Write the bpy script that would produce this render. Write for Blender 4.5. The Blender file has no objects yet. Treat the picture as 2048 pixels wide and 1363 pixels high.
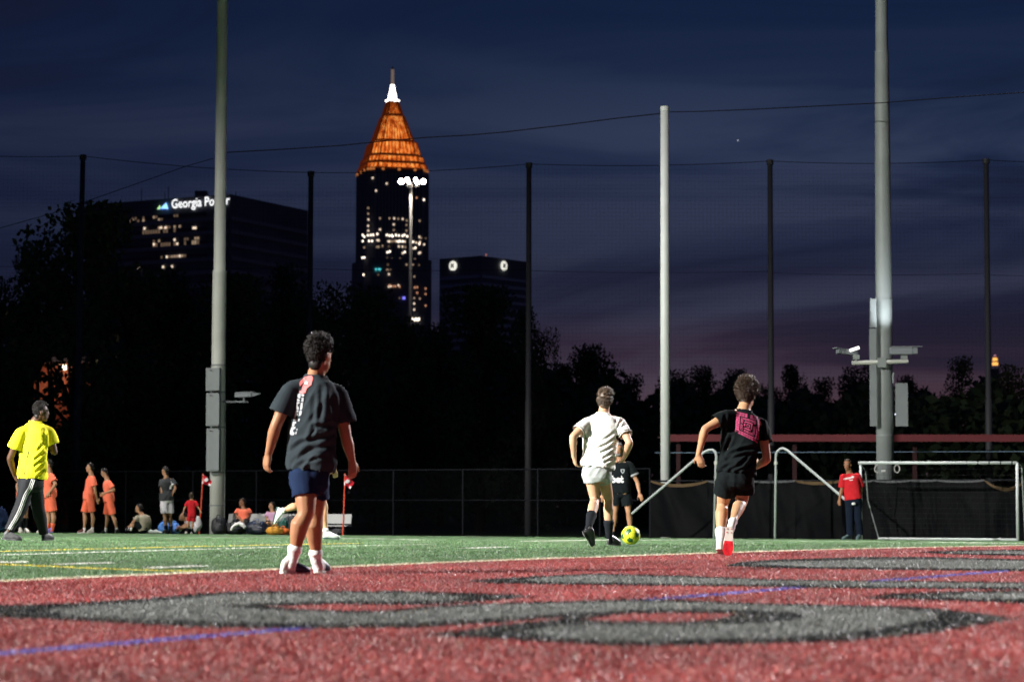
import bpy, bmesh, math, random
import numpy as np
from mathutils import Vector, Matrix, noise
from mathutils.bvhtree import BVHTree

random.seed(7); np.random.seed(7)
S = bpy.context.scene
COL = S.collection
R = math.radians

# ------------------------------------------------------------------ camera
CAM_H = 0.5
FPX = 85.0 / 36.0 * 2048.0
PITCH = math.atan2(333.5, FPX)
CM = (Matrix.Rotation(math.pi / 2 + PITCH, 3, 'X') @ Matrix.Rotation(0.0025, 3, 'Z'))
CP = Vector((0, 0, CAM_H))
cd = bpy.data.cameras.new('camera'); cam = bpy.data.objects.new('camera', cd); COL.objects.link(cam)
cam.matrix_world = Matrix.Translation(CP) @ CM.to_4x4()
cd.lens = 85.0; cd.sensor_width = 36.0; cd.clip_start = 0.1; cd.clip_end = 30000
cd.dof.use_dof = True; cd.dof.focus_distance = 27.0; cd.dof.aperture_fstop = 3.5
S.camera = cam

# ------------------------------------------------------------------ dusk sky
W = bpy.data.worlds.new('World'); S.world = W; W.use_nodes = True
nt = W.node_tree; N = nt.nodes; L = nt.links
for n_ in list(N): N.remove(n_)
out = N.new('ShaderNodeOutputWorld'); bg = N.new('ShaderNodeBackground')
tc = N.new('ShaderNodeTexCoord'); sep = N.new('ShaderNodeSeparateXYZ')
L.new(tc.outputs['Generated'], sep.inputs[0])
ramp = N.new('ShaderNodeValToRGB'); ramp.color_ramp.interpolation = 'EASE'
L.new(sep.outputs['Z'], ramp.inputs[0])
cr = ramp.color_ramp
stops = [(0.0, (.068, .033, .041)), (.042, (.060, .0305, .042)), (.062, (.036, .0230, .041)), (.085, (.0170, .0180, .041)), (.115, (.0118, .0175, .045)),
         (.150, (.0128, .0220, .057)), (.176, (.0088, .0182, .052)), (.2, (.0064, .0148, .047)), (.3, (.0035, .010, .038)), (1.0, (.002, .004, .015))]
while len(cr.elements) < len(stops): cr.elements.new(.5)
for el, (p_, c_) in zip(cr.elements, stops): el.position = p_; el.color = c_ + (1,)
# the glow is strongest towards the right-hand (western) side and dies off to the left
azr = N.new('ShaderNodeMapRange'); azr.inputs[1].default_value = -.22; azr.inputs[2].default_value = .06
azr.inputs[3].default_value = .45; azr.inputs[4].default_value = 1.0
L.new(sep.outputs['X'], azr.inputs[0])
base = N.new('ShaderNodeMixRGB'); base.inputs[1].default_value = (.0048, .0075, .026, 1)
L.new(azr.outputs[0], base.inputs[0]); L.new(ramp.outputs[0], base.inputs[2])
mp = N.new('ShaderNodeMapping'); mp.inputs['Scale'].default_value = (3.6, 3.6, 22); mp.inputs['Location'].default_value = (3.1, .4, 1.7)
mp.inputs['Rotation'].default_value = (0, R(-4), 0)
L.new(tc.outputs['Generated'], mp.inputs[0])
nz = N.new('ShaderNodeTexNoise'); nz.inputs['Scale'].default_value = 1.0; nz.inputs['Detail'].default_value = 7; nz.inputs['Roughness'].default_value = .52
nz.inputs['Distortion'].default_value = 1.1
L.new(mp.outputs[0], nz.inputs['Vector'])
cl = N.new('ShaderNodeMapRange'); cl.interpolation_type = 'SMOOTHSTEP'
cl.inputs[1].default_value = .42; cl.inputs[2].default_value = .66; cl.inputs[3].default_value = 0; cl.inputs[4].default_value = 1
L.new(nz.outputs['Fac'], cl.inputs[0])
cfade = N.new('ShaderNodeMath'); cfade.operation = 'MULTIPLY'
hf = N.new('ShaderNodeMapRange'); hf.inputs[1].default_value = .155; hf.inputs[2].default_value = .20; hf.inputs[3].default_value = 1; hf.inputs[4].default_value = .12
L.new(sep.outputs['Z'], hf.inputs[0])
cf0 = N.new('ShaderNodeMath'); cf0.operation = 'MULTIPLY'; L.new(hf.outputs[0], cf0.inputs[0]); L.new(azr.outputs[0], cf0.inputs[1])
L.new(cl.outputs[0], cfade.inputs[0]); L.new(cf0.outputs[0], cfade.inputs[1])
addc = N.new('ShaderNodeMixRGB'); addc.blend_type = 'ADD'; addc.inputs[2].default_value = (.0165, .0190, .0280, 1)
L.new(cfade.outputs[0], addc.inputs[0]); L.new(base.outputs[0], addc.inputs[1])
dk = N.new('ShaderNodeMapRange'); dk.interpolation_type = 'SMOOTHSTEP'
dk.inputs[1].default_value = .50; dk.inputs[2].default_value = .32; dk.inputs[3].default_value = 0; dk.inputs[4].default_value = .62
L.new(nz.outputs['Fac'], dk.inputs[0])
darkc = N.new('ShaderNodeMixRGB'); darkc.inputs[2].default_value = (.0082, .0098, .024, 1)
L.new(dk.outputs[0], darkc.inputs[0]); L.new(addc.outputs[0], darkc.inputs[1])
L.new(darkc.outputs[0], bg.inputs[0]); bg.inputs[1].default_value = 1.0
L.new(bg.outputs[0], out.inputs[0])

# ------------------------------------------------------------------ the ground's own shape (a crowned sports field)
EV = Vector((.447, .8945)); NV = Vector((-.8945, .447))     # along the goal line / along the touch line
def gz(x, y):
    e = .447 * x + .8945 * y
    z = .06 - .0125 * (math.sqrt((e - 25) ** 2 + 64) - 8)
    return max(z, -.40)
def gz_np(x, y):
    e = .447 * x + .8945 * y
    return np.maximum(.06 - .0125 * (np.sqrt((e - 25) ** 2 + 64) - 8), -.40)
def ray(px, py):
    return CM @ Vector(((px - 1024) / FPX, (681.5 - py) / FPX, -1))
def P(px, py, d):
    r = ray(px, py); return CP + r * (d / r.y)
def G(px, py):
    r = ray(px, py); lo, hi = 1.0, 400.0
    t = 4.0
    while t < 400:
        p = CP + r * t
        if p.z <= gz(p.x, p.y): break
        t *= 1.02
    a, b = t / 1.02, t
    for _ in range(30):
        m = (a + b) / 2; p = CP + r * m
        if p.z <= gz(p.x, p.y): b = m
        else: a = m
    return CP + r * b
def onE(px, e, py=1015):
    """point on the vertical plane e = const that shows at column px (and row py)"""
    r = ray(px, py); t = e / (.447 * r.x + .8945 * r.y); return CP + r * t
def proj_np(x, y, z):
    M = np.array(CM.transposed()); q = np.stack([x, y, z - CAM_H]); c = M @ q
    return 1024 + FPX * c[0] / -c[2], 681.5 - FPX * c[1] / -c[2]

# ------------------------------------------------------------------ floodlights of the sports ground
def flood(name, loc, target, power, angle, blend=.6, color=(1, .965, .90), radius=.45):
    l = bpy.data.lights.new(name, 'SPOT'); l.energy = power; l.spot_size = R(angle); l.spot_blend = blend
    l.color = color; l.shadow_soft_size = radius
    o = bpy.data.objects.new(name, l); COL.objects.link(o)
    o.location = loc; o.rotation_euler = (Vector(target) - Vector(loc)).to_track_quat('-Z', 'Y').to_euler()
    return o
flood('floodlight_near_mast', (-34, 8, 17.5), (2, 19, 0), 210000, 70)
flood('floodlight_near_mast', (-34, 8, 18.5), (1, 47, 1), 150000, 46, .8)
flood('fill_spot_left', (-48, 36, 23), (-10, 60, 0), 60000, 34, .8)  # unseen fill spot, added to brighten the players at far left
flood('floodlight_left_pole', (-8.2, 64.6, 24.0), (-6, 48, 0), 27000, 100, .6, (1, .96, .92))
flood('floodlight_right_pole', (9.2, 56.6, 24.5), (5, 42, 0), 27000, 100, .6, (1, .96, .94))
flood('floodlight_far_mast', (33, 56, 20), (1, 22, .5), 165000, 44, .7, (1, .95, .98))

S.render.engine = 'CYCLES'
S.view_settings.view_transform = 'Standard'; S.view_settings.look = 'None'
S.view_settings.exposure = 0; S.view_settings.gamma = 1; S.view_settings.use_curve_mapping = False
S.cycles.max_bounces = 6; S.cycles.transparent_max_bounces = 8
S.cycles.sample_clamp_indirect = 3

# ------------------------------------------------------------------ materials
MATS = {}
def mat(name, col, rough=.8, spec=.3, nscale=0, namt=.0, bump=0, bscale=40, metal=0, emit=None, estr=0, sheen=0, coord='Object'):
    if name in MATS: return MATS[name]
    m = bpy.data.materials.new(name); m.use_nodes = True
    nt = m.node_tree; b = nt.nodes['Principled BSDF']
    b.inputs['Base Color'].default_value = (*col, 1); b.inputs['Roughness'].default_value = rough
    b.inputs['Specular IOR Level'].default_value = spec; b.inputs['Metallic'].default_value = metal
    if sheen: b.inputs['Sheen Weight'].default_value = sheen
    if emit: b.inputs['Emission Color'].default_value = (*emit, 1); b.inputs['Emission Strength'].default_value = estr
    if nscale or bump:
        tcn = nt.nodes.new('ShaderNodeTexCoord')
        if nscale:
            t = nt.nodes.new('ShaderNodeTexNoise'); t.inputs['Scale'].default_value = nscale; t.inputs['Detail'].default_value = 6
            nt.links.new(tcn.outputs[coord], t.inputs['Vector'])
            mr = nt.nodes.new('ShaderNodeMapRange'); mr.inputs[1].default_value = .25; mr.inputs[2].default_value = .75
            mr.inputs[3].default_value = 1 - namt; mr.inputs[4].default_value = 1 + namt
            nt.links.new(t.outputs['Fac'], mr.inputs[0])
            mx = nt.nodes.new('ShaderNodeMixRGB'); mx.blend_type = 'MULTIPLY'; mx.inputs[0].default_value = 1
            mx.inputs[1].default_value = (*col, 1); nt.links.new(mr.outputs[0], mx.inputs[2])
            nt.links.new(mx.outputs[0], b.inputs['Base Color'])
        if bump:
            t2 = nt.nodes.new('ShaderNodeTexNoise'); t2.inputs['Scale'].default_value = bscale; t2.inputs['Detail'].default_value = 5
            nt.links.new(tcn.outputs[coord], t2.inputs['Vector'])
            bp = nt.nodes.new('ShaderNodeBump'); bp.inputs['Strength'].default_value = bump; bp.inputs['Distance'].default_value = .01
            nt.links.new(t2.outputs['Fac'], bp.inputs['Height']); nt.links.new(bp.outputs[0], b.inputs['Normal'])
    MATS[name] = m
    return m
def glow(name, col, s):
    if name in MATS: return MATS[name]
    m = bpy.data.materials.new(name); m.use_nodes = True; nt = m.node_tree
    b = nt.nodes['Principled BSDF']; b.inputs['Base Color'].default_value = (*[c * .5 for c in col], 1)
    b.inputs['Emission Color'].default_value = (*col, 1); b.inputs['Emission Strength'].default_value = s
    MATS[name] = m; return m
def attr_mat(name, rough=.6, spec=.3, nscale=3.0, namt=.15, translucent=0):
    m = bpy.data.materials.new(name); m.use_nodes = True; nt = m.node_tree; b = nt.nodes['Principled BSDF']
    a = nt.nodes.new('ShaderNodeAttribute'); a.attribute_name = 'Col'
    nt.links.new(a.outputs['Color'], b.inputs['Base Color'])
    b.inputs['Roughness'].default_value = rough; b.inputs['Specular IOR Level'].default_value = spec
    MATS[name] = m; return m

# ------------------------------------------------------------------ mesh helpers
class MB:
    def __init__(s): s.v = []; s.f = []; s.m = []
    def add(s, vs, fs, mi=0):
        o = len(s.v); s.v.extend([tuple(v) for v in vs]); s.f.extend([tuple(i + o for i in f) for f in fs]); s.m.extend([mi] * len(fs)); return s
    def box(s, c, sz, rot=None, mi=0, taper=1):
        c = Vector(c); vs = []
        for z in (-1, 1):
            k = 1 if z < 0 else taper
            for x, y in ((-1, -1), (1, -1), (1, 1), (-1, 1)):
                v = Vector((x * sz[0] / 2 * k, y * sz[1] / 2 * k, z * sz[2] / 2))
                vs.append(c + (rot @ v if rot else v))
        return s.add(vs, [(3, 2, 1, 0), (4, 5, 6, 7), (0, 1, 5, 4), (1, 2, 6, 5), (2, 3, 7, 6), (3, 0, 4, 7)], mi)
    def loft(s, rings, mi=0, caps=True):
        n = len(rings[0]); o = len(s.v); fs = []
        vs = [p for r in rings for p in r]
        for i in range(len(rings) - 1):
            for j in range(n):
                a = i * n + j; b = i * n + (j + 1) % n
                fs.append((a, b, b + n, a + n))
        if caps:
            fs.append(tuple(reversed(range(n)))); k = (len(rings) - 1) * n; fs.append(tuple(k + j for j in range(n)))
        return s.add(vs, fs, mi)
    def tube(s, pts, rad, n=10, mi=0, caps=True):
        pts = [Vector(p) for p in pts]; k = len(pts)
        if not hasattr(rad, '__len__'): rad = [rad] * k
        rings = []; u = None
        for i, p in enumerate(pts):
            t = (pts[min(i + 1, k - 1)] - pts[max(i - 1, 0)])
            if t.length < 1e-9: t = Vector((0, 0, 1))
            t.normalize()
            if u is None: u = t.orthogonal()
            u = (u - t * u.dot(t)); u.normalize(); w = t.cross(u)
            rings.append([p + (u * math.cos(a) + w * math.sin(a)) * rad[i] for a in [2 * math.pi * j / n for j in range(n)]])
        return s.loft(rings, mi, caps)
    def ell(s, c, r, ax=None, nu=14, nv=10, mi=0):
        c = Vector(c)
        if ax is None: ax = (Vector((1, 0, 0)), Vector((0, 1, 0)), Vector((0, 0, 1)))
        if not hasattr(r, '__len__'): r = (r, r, r)
        vs = [c - ax[2] * r[2]]; fs = []
        for i in range(1, nv):
            ph = math.pi * i / nv - math.pi / 2
            for j in range(nu):
                th = 2 * math.pi * j / nu
                vs.append(c + ax[0] * (r[0] * math.cos(ph) * math.cos(th)) + ax[1] * (r[1] * math.cos(ph) * math.sin(th)) + ax[2] * (r[2] * math.sin(ph)))
        vs.append(c + ax[2] * r[2]); top = len(vs) - 1
        for j in range(nu): fs.append((0, 1 + (j + 1) % nu, 1 + j))
        for i in range(nv - 2):
            for j in range(nu):
                a = 1 + i * nu + j; b = 1 + i * nu + (j + 1) % nu; fs.append((a, b, b + nu, a + nu))
        for j in range(nu): fs.append((top, 1 + (nv - 2) * nu + j, 1 + (nv - 2) * nu + (j + 1) % nu))
        return s.add(vs, fs, mi)
    def disc(s, c, u, v, r, n=24, th=0, mi=0):
        c = Vector(c); w = u.cross(v).normalized() * th
        a = [c + (u * math.cos(2 * math.pi * j / n) + v * math.sin(2 * math.pi * j / n)) * r for j in range(n)]
        if th: return s.loft([a, [p + w for p in a]], mi)
        return s.add(a, [tuple(range(n))], mi)
    def build(s, name, mats, parent=None, smooth=False, kind=None):
        return mk(name, s.v, s.f, mats, parent, smooth, s.m, kind)

def origin_of(o):
    while o.parent: o = o.parent
    return o.location
def mk(name, vs, fs, mats, parent=None, smooth=False, mi=None, kind=None):
    me = bpy.data.meshes.new(name)
    org = origin_of(parent) if parent else Vector((0, 0, 0))
    if parent: vs = [(v[0] - org.x, v[1] - org.y, v[2] - org.z) for v in vs]
    me.from_pydata([tuple(v) for v in vs], [], fs)
    if not isinstance(mats, (list, tuple)): mats = [mats]
    for m in mats: me.materials.append(m)
    if mi and len(mats) > 1: me.polygons.foreach_set('material_index', mi)
    if smooth: me.polygons.foreach_set('use_smooth', [True] * len(me.polygons))
    me.update()
    o = bpy.data.objects.new(name, me); COL.objects.link(o)
    if parent: o.parent = parent
    if kind: o['kind'] = kind
    return o
def thing(name, label, cat, loc, group=None):
    o = bpy.data.objects.new(name, None); COL.objects.link(o); o.empty_display_size = .2
    o.location = loc; o['label'] = label; o['category'] = cat
    if group: o['group'] = group
    return o
def tag(o, label, cat, group=None):
    o['label'] = label; o['category'] = cat
    if group: o['group'] = group
    return o
def struct(name, vs, fs, m, smooth=False):
    o = mk(name, vs, fs, m, None, smooth); o['kind'] = 'structure'; return o

def poly_mesh(loops, sub):
    """fill 2-D loops (first outer, rest holes) and cut long edges; returns verts (x, y), tris"""
    bm = bmesh.new(); es = []
    for lp in loops:
        vs = [bm.verts.new((p[0], p[1], 0)) for p in lp]
        for i in range(len(vs)):
            try: es.append(bm.edges.new((vs[i], vs[(i + 1) % len(vs)])))
            except ValueError: pass
    bmesh.ops.triangle_fill(bm, use_beauty=True, use_dissolve=False, edges=es)
    for _ in range(8):
        le = [e for e in bm.edges if e.calc_length() > sub]
        if not le: break
        bmesh.ops.subdivide_edges(bm, edges=le, cuts=1)
        bmesh.ops.triangulate(bm, faces=bm.faces[:])
    bm.verts.ensure_lookup_table(); bm.verts.index_update()
    V_ = [tuple(v.co[:2]) for v in bm.verts]
    F_ = []
    for f in bm.faces:
        idx = [v.index for v in f.verts]
        if f.normal.z < 0: idx.reverse()
        F_.append(tuple(idx))
    bm.free(); return V_, F_
def text_mesh(body, size, bold=0.0, extrude=0, align='LEFT'):
    c = bpy.data.curves.new('lettering', 'FONT'); c.body = body; c.size = size; c.offset = bold; c.extrude = extrude; c.align_x = align
    c.resolution_u = 3
    o = bpy.data.objects.new('lettering', c); COL.objects.link(o)
    dg = bpy.context.evaluated_depsgraph_get(); me = bpy.data.meshes.new_from_object(o.evaluated_get(dg))
    vs = [v.co.copy() for v in me.vertices]; fs = [tuple(p.vertices) for p in me.polygons]
    bpy.data.objects.remove(o); bpy.data.curves.remove(c); bpy.data.meshes.remove(me)
    return vs, fs
# ================================================================== THE SETTING: ground, turf, lettering, lines
def turf_mat(name, col, col2, s1=1.2, sp=.10):
    m = bpy.data.materials.new(name); m.use_nodes = True; nt = m.node_tree; b = nt.nodes['Principled BSDF']
    g = nt.nodes.new('ShaderNodeNewGeometry')
    t = nt.nodes.new('ShaderNodeTexNoise'); t.inputs['Scale'].default_value = s1; t.inputs['Detail'].default_value = 4
    t2 = nt.nodes.new('ShaderNodeTexNoise'); t2.inputs['Scale'].default_value = 55; t2.inputs['Detail'].default_value = 3
    for q in (t, t2): nt.links.new(g.outputs['Position'], q.inputs['Vector'])
    ad = nt.nodes.new('ShaderNodeMath'); ad.operation = 'ADD'; nt.links.new(t.outputs['Fac'], ad.inputs[0]); nt.links.new(t2.outputs['Fac'], ad.inputs[1])
    mr = nt.nodes.new('ShaderNodeMapRange'); mr.inputs[1].default_value = .7; mr.inputs[2].default_value = 1.3
    nt.links.new(ad.outputs[0], mr.inputs[0])
    mx = nt.nodes.new('ShaderNodeMixRGB'); mx.inputs[1].default_value = (*col, 1); mx.inputs[2].default_value = (*col2, 1)
    nt.links.new(mr.outputs[0], mx.inputs[0]); nt.links.new(mx.outputs[0], b.inputs['Base Color'])
    bp = nt.nodes.new('ShaderNodeBump'); bp.inputs['Strength'].default_value = .6; bp.inputs['Distance'].default_value = .02
    nt.links.new(t2.outputs['Fac'], bp.inputs['Height']); nt.links.new(bp.outputs[0], b.inputs['Normal'])
    b.inputs['Roughness'].default_value = .75; b.inputs['Specular IOR Level'].default_value = sp
    MATS[name] = m; return m
C_RED = (.245, .047, .047); C_GRAY = (.112, .121, .116); C_BLACK = (.006, .009, .010); C_BLUE = (.07, .085, .36)
C_GREEN = (.078, .150, .064); C_WHITE = (.78, .78, .72); C_CREAM = (.66, .58, .42); C_YEL = (.62, .48, .05)
M_red = turf_mat('red_turf', (.17, .030, .030), (.26, .052, .050))
M_green = turf_mat('green_turf', (.045, .105, .038), (.10, .175, .08), .6)
M_gray = turf_mat('grey_turf', (.065, .072, .068), (.12, .13, .122))
M_black = turf_mat('black_turf', (.004, .0055, .006), (.009, .011, .012), 1.2, .02)
M_blue = turf_mat('blue_line_paint', (.06, .07, .33), (.16, .19, .45), 2)
M_white = turf_mat('white_line_paint', (.42, .43, .38), (.68, .68, .62), 3)
M_cream = turf_mat('cream_line_paint', (.46, .40, .27), (.66, .60, .46), 3)
M_yel = turf_mat('yellow_line_paint', (.42, .33, .04), (.58, .47, .10), 3)
M_grass = turf_mat('rough_grass', (.010, .020, .006), (.030, .050, .014), .5)
M_conc = turf_mat('concrete_path', (.08, .085, .09), (.13, .13, .135), .7)

# one sheet to the horizon: a polar-ish grid, fine near the field
xs = sorted(set([-3000, -1500, -700, -300, -150, -80] + list(range(-50, 51, 5)) + [80, 150, 300, 700, 1500, 3000]))
ys = sorted(set([-200, -60, -20] + list(np.arange(-10, 90, 2.5)) + [100, 120, 150, 200, 300, 500, 900, 1600, 3000, 6000]))
vs = [(x, y, gz(x, y) - .02) for y in ys for x in xs]
nx = len(xs)
fs = [(j * nx + i, j * nx + i + 1, (j + 1) * nx + i + 1, (j + 1) * nx + i) for j in range(len(ys) - 1) for i in range(nx - 1)]
struct('ground', vs, fs, M_grass, True)

def en(e, n): return EV * e + NV * n
def drape(loop2d, h, sub=1.5):
    V_, F_ = poly_mesh([loop2d] if not isinstance(loop2d[0][0], (tuple, list, Vector)) else loop2d, sub)
    return [(x, y, gz(x, y) + h) for x, y in V_], F_
# goal-line side edge of the red end zone (a straight line on the plan)
B0 = G(0, 1165); B1 = G(1700, 1099)
bdir = (Vector((B1.x, B1.y)) - Vector((B0.x, B0.y))).normalized(); bnor = Vector((-bdir.y, bdir.x))
b0 = Vector((B0.x, B0.y))
E_FAR = 56.0
def rect_along(p, q, w):
    p = Vector(p); q = Vector(q); d_ = (q - p).normalized(); n_ = Vector((-d_.y, d_.x)) * w / 2
    return [tuple(p + n_), tuple(p - n_), tuple(q - n_), tuple(q + n_)]
# green turf: whole carpet; red end zone lies on it to the right of the edge
def grid_sheet(name, inside, h, m, x0, x1, y0, y1, step): pass
fq = [tuple(en(-14, 60)), tuple(en(-14, -40)), tuple(en(E_FAR, -40)), tuple(en(E_FAR, 60))]
v_, f_ = drape(fq, 0.0, 3.0); struct('turf_field', v_, f_, M_green, True)
def cut_e(p0, dr, e):   # move along dr from p0 until e
    t = (e - p0.dot(EV)) / dr.dot(EV); return p0 + dr * t
ea = cut_e(b0, bdir, -10); eb = cut_e(b0, bdir, E_FAR - 2.2)
rq = [tuple(ea), tuple(ea + -bnor * 30), tuple(eb - bnor * 30), tuple(eb)]
v_, f_ = drape(rq, .003, 2.5); struct('end_zone', v_, f_, M_red, True)
LINES = []     # (name, loop2d, colour)  also used to colour the blades
def line_px(name, pts, w, m, col, h=.006):
    q = [Vector(G(*p)[:2]) for p in pts]
    lp = []
    for i in range(len(q) - 1): lp.append(rect_along(q[i], q[i + 1], w))
    V_, F_ = [], []
    for r_ in lp:
        v1, f1 = drape(r_, h, 1.5); o = len(V_); V_ += v1; F_ += [tuple(k + o for k in f) for f in f1]; LINES.append((r_, col))
    struct(name, V_, F_, m, True)
def line_xy(name, p, q, w, m, col, h=.006):
    r_ = rect_along(p, q, w); LINES.append((r_, col)); v1, f1 = drape(r_, h, 1.5); struct(name, v1, f1, m, True)
line_xy('end_zone_edge_line', ea + bnor * .09, eb + bnor * .09, .17, M_cream, C_CREAM)
bp0 = G(0, 1312); bp1 = G(1590, 1178)
b_a = Vector(bp0[:2]); b_d = (Vector(bp1[:2]) - b_a).normalized()
line_xy('blue_line', b_a - b_d * 3, b_a + b_d * 13.6, .10, M_blue, C_BLUE, .005)
line_px('white_line', [(-60, 1112.2), (280, 1102.5), (560, 1094.7)], .085, M_white, C_WHITE)
line_px('white_line', [(640, 1093), (861, 1089)], .07, M_white, (.35, .40, .30))
line_px('yellow_line', [(-60, 1105), (280, 1096), (720, 1087)], .10, M_yel, C_YEL)
line_px('yellow_line', [(-60, 1128), (0, 1130), (100, 1134), (191, 1138.5), (300, 1142), (421, 1144.5)], .07, M_yel, C_YEL)
for a_, b_ in (((-40, 1126.5), (55, 1124.8)), ((112, 1129.7), (226, 1126.8)), ((298, 1137.4), (408, 1133)), ((924, 1097), (1010, 1094.6))):
    line_px('white_dash', [a_, b_], .13, M_white, C_WHITE)
line_px('white_line', [(360, 1066.8), (600, 1069.2), (1000, 1073)], .28, M_white, C_WHITE)
line_px('white_line', [(396, 1074), (600, 1073.8), (847, 1080.5)], .16, M_white, (.30, .36, .28))
line_px('white_line', [(1050, 1083), (1440, 1079), (2080, 1088)], .22, M_white, (.40, .44, .36))

# ---- painted lettering: outlines read off the turf, laid on the ground as sheets
LET = []
def letter(name, black, gray, hole=None):
    gb = [tuple(G(*p)[:2]) for p in black]
    loops = [gb] + ([[tuple(G(*p)[:2]) for p in hole]] if hole else [])
    v_, f_ = drape(loops, .007, .8); o = struct('painted_letter', v_, f_, M_black, True)
    LET.append((black, hole, C_BLACK))
    if gray:
        v_, f_ = drape([tuple(G(*p)[:2]) for p in gray], .010, .8); g = mk('letter_fill', v_, f_, M_gray, o, True)
        LET.append((gray, None, C_GRAY))
letter('painted_letter',
  [(-60,1219),(0,1217),(137,1211),(273,1202),(386,1193),(455,1188),(700,1186),(806,1186),(953,1191),(1073,1195),(987,1203),(868,1212),(680,1211),(600,1213),(519,1217.5),
   (600,1224),(700,1228),(782,1227),(851,1219),(953,1212),(1056,1209),(1244,1203),(1350,1204),(1485,1210),(1638,1215),(1792,1218),(1895,1225),(2025,1242),(1946,1256),(1860,1271),
   (1690,1287),(1519,1292),(1348,1295),(1244,1297),(1107,1289),(1005,1282),(919,1278),(847,1275),(919,1269),(1005,1256),(1130,1243.5),(1124,1239),(970,1251),(834,1259),(680,1260.5),(581,1261),
   (410,1259),(307,1254),(171,1246),(0,1238),(-60,1236)],
  [(90,1226),(200,1214),(300,1208),(400,1198),(470,1191.5),(700,1189.5),(806,1190),(900,1195),(940,1198),(868,1207),(680,1207),(560,1210),(430,1217),(480,1222),(560,1227),(700,1233),(800,1231),
   (870,1223),(970,1216),(1060,1213),(1244,1208),(1350,1209),(1485,1215),(1638,1220),(1780,1223),(1850,1231),(1878,1240),(1758,1264),(1655,1276),(1519,1283),(1348,1286),(1261,1289),(1107,1283),
   (1056,1270),(1107,1260),(1261,1255),(1348,1257),(1519,1254),(1587,1247),(1614,1240),(1587,1230),(1485,1226.5),(1348,1225),(1261,1226.5),(1141,1233),(953,1246),(817,1251),(680,1255),(444,1251),(273,1246),(137,1238)],
  [(1158,1243),(1261,1230.5),(1380,1229.5),(1467,1230.5),(1470,1236),(1440,1244),(1348,1251),(1192,1248)])
letter('painted_letter', [(936,1164.4),(1073,1155.9),(1192,1150.8),(1380,1155.5),(1536,1162),(1741,1165.4),(2100,1168.5),(2100,1183),(1895,1180),(1724,1179),(1519,1175.7),(1380,1174),(1124,1171),(988,1168.5)],
  [(1040,1164),(1100,1158),(1192,1153.5),(1380,1158.5),(1536,1164.8),(1741,1168),(2100,1171),(2100,1179),(1895,1177),(1724,1175.5),(1519,1172.5),(1380,1171),(1124,1168.5)])
letter('painted_letter', [(1727,1199.6),(1792,1191),(1929,1186),(2100,1184.5),(2110,1196),(2100,1210),(1895,1203.7),(1792,1200.5)],
  [(1850,1197),(1930,1191.5),(2095,1189),(2095,1205),(1930,1201)])
letter('painted_letter', [(1450,1134),(1478,1127.8),(1536,1122.7),(1620,1120),(1724,1117),(1860,1117),(2100,1123),(2100,1145),(1758,1141.5),(1604,1139)],
  [(1500,1131),(1560,1126.5),(1724,1123),(1860,1121.5),(2100,1126),(2100,1141.5),(1758,1138.5),(1604,1136)])
letter('painted_letter', [(1840,1105.5),(1930,1102.2),(2100,1101),(2100,1113.5),(1895,1109)], [(1890,1105.8),(1950,1103.6),(2095,1103),(2095,1111),(1920,1108)])

# ---- concrete strip and rough verge beyond the far touch line
v_, f_ = drape([tuple(en(E_FAR + .7, 36)), tuple(en(E_FAR + .7, -40)), tuple(en(E_FAR + 2.0, -40)), tuple(en(E_FAR + 2.0, 34))], -.006, 3)
struct('path', v_, f_, M_conc, True)

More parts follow.
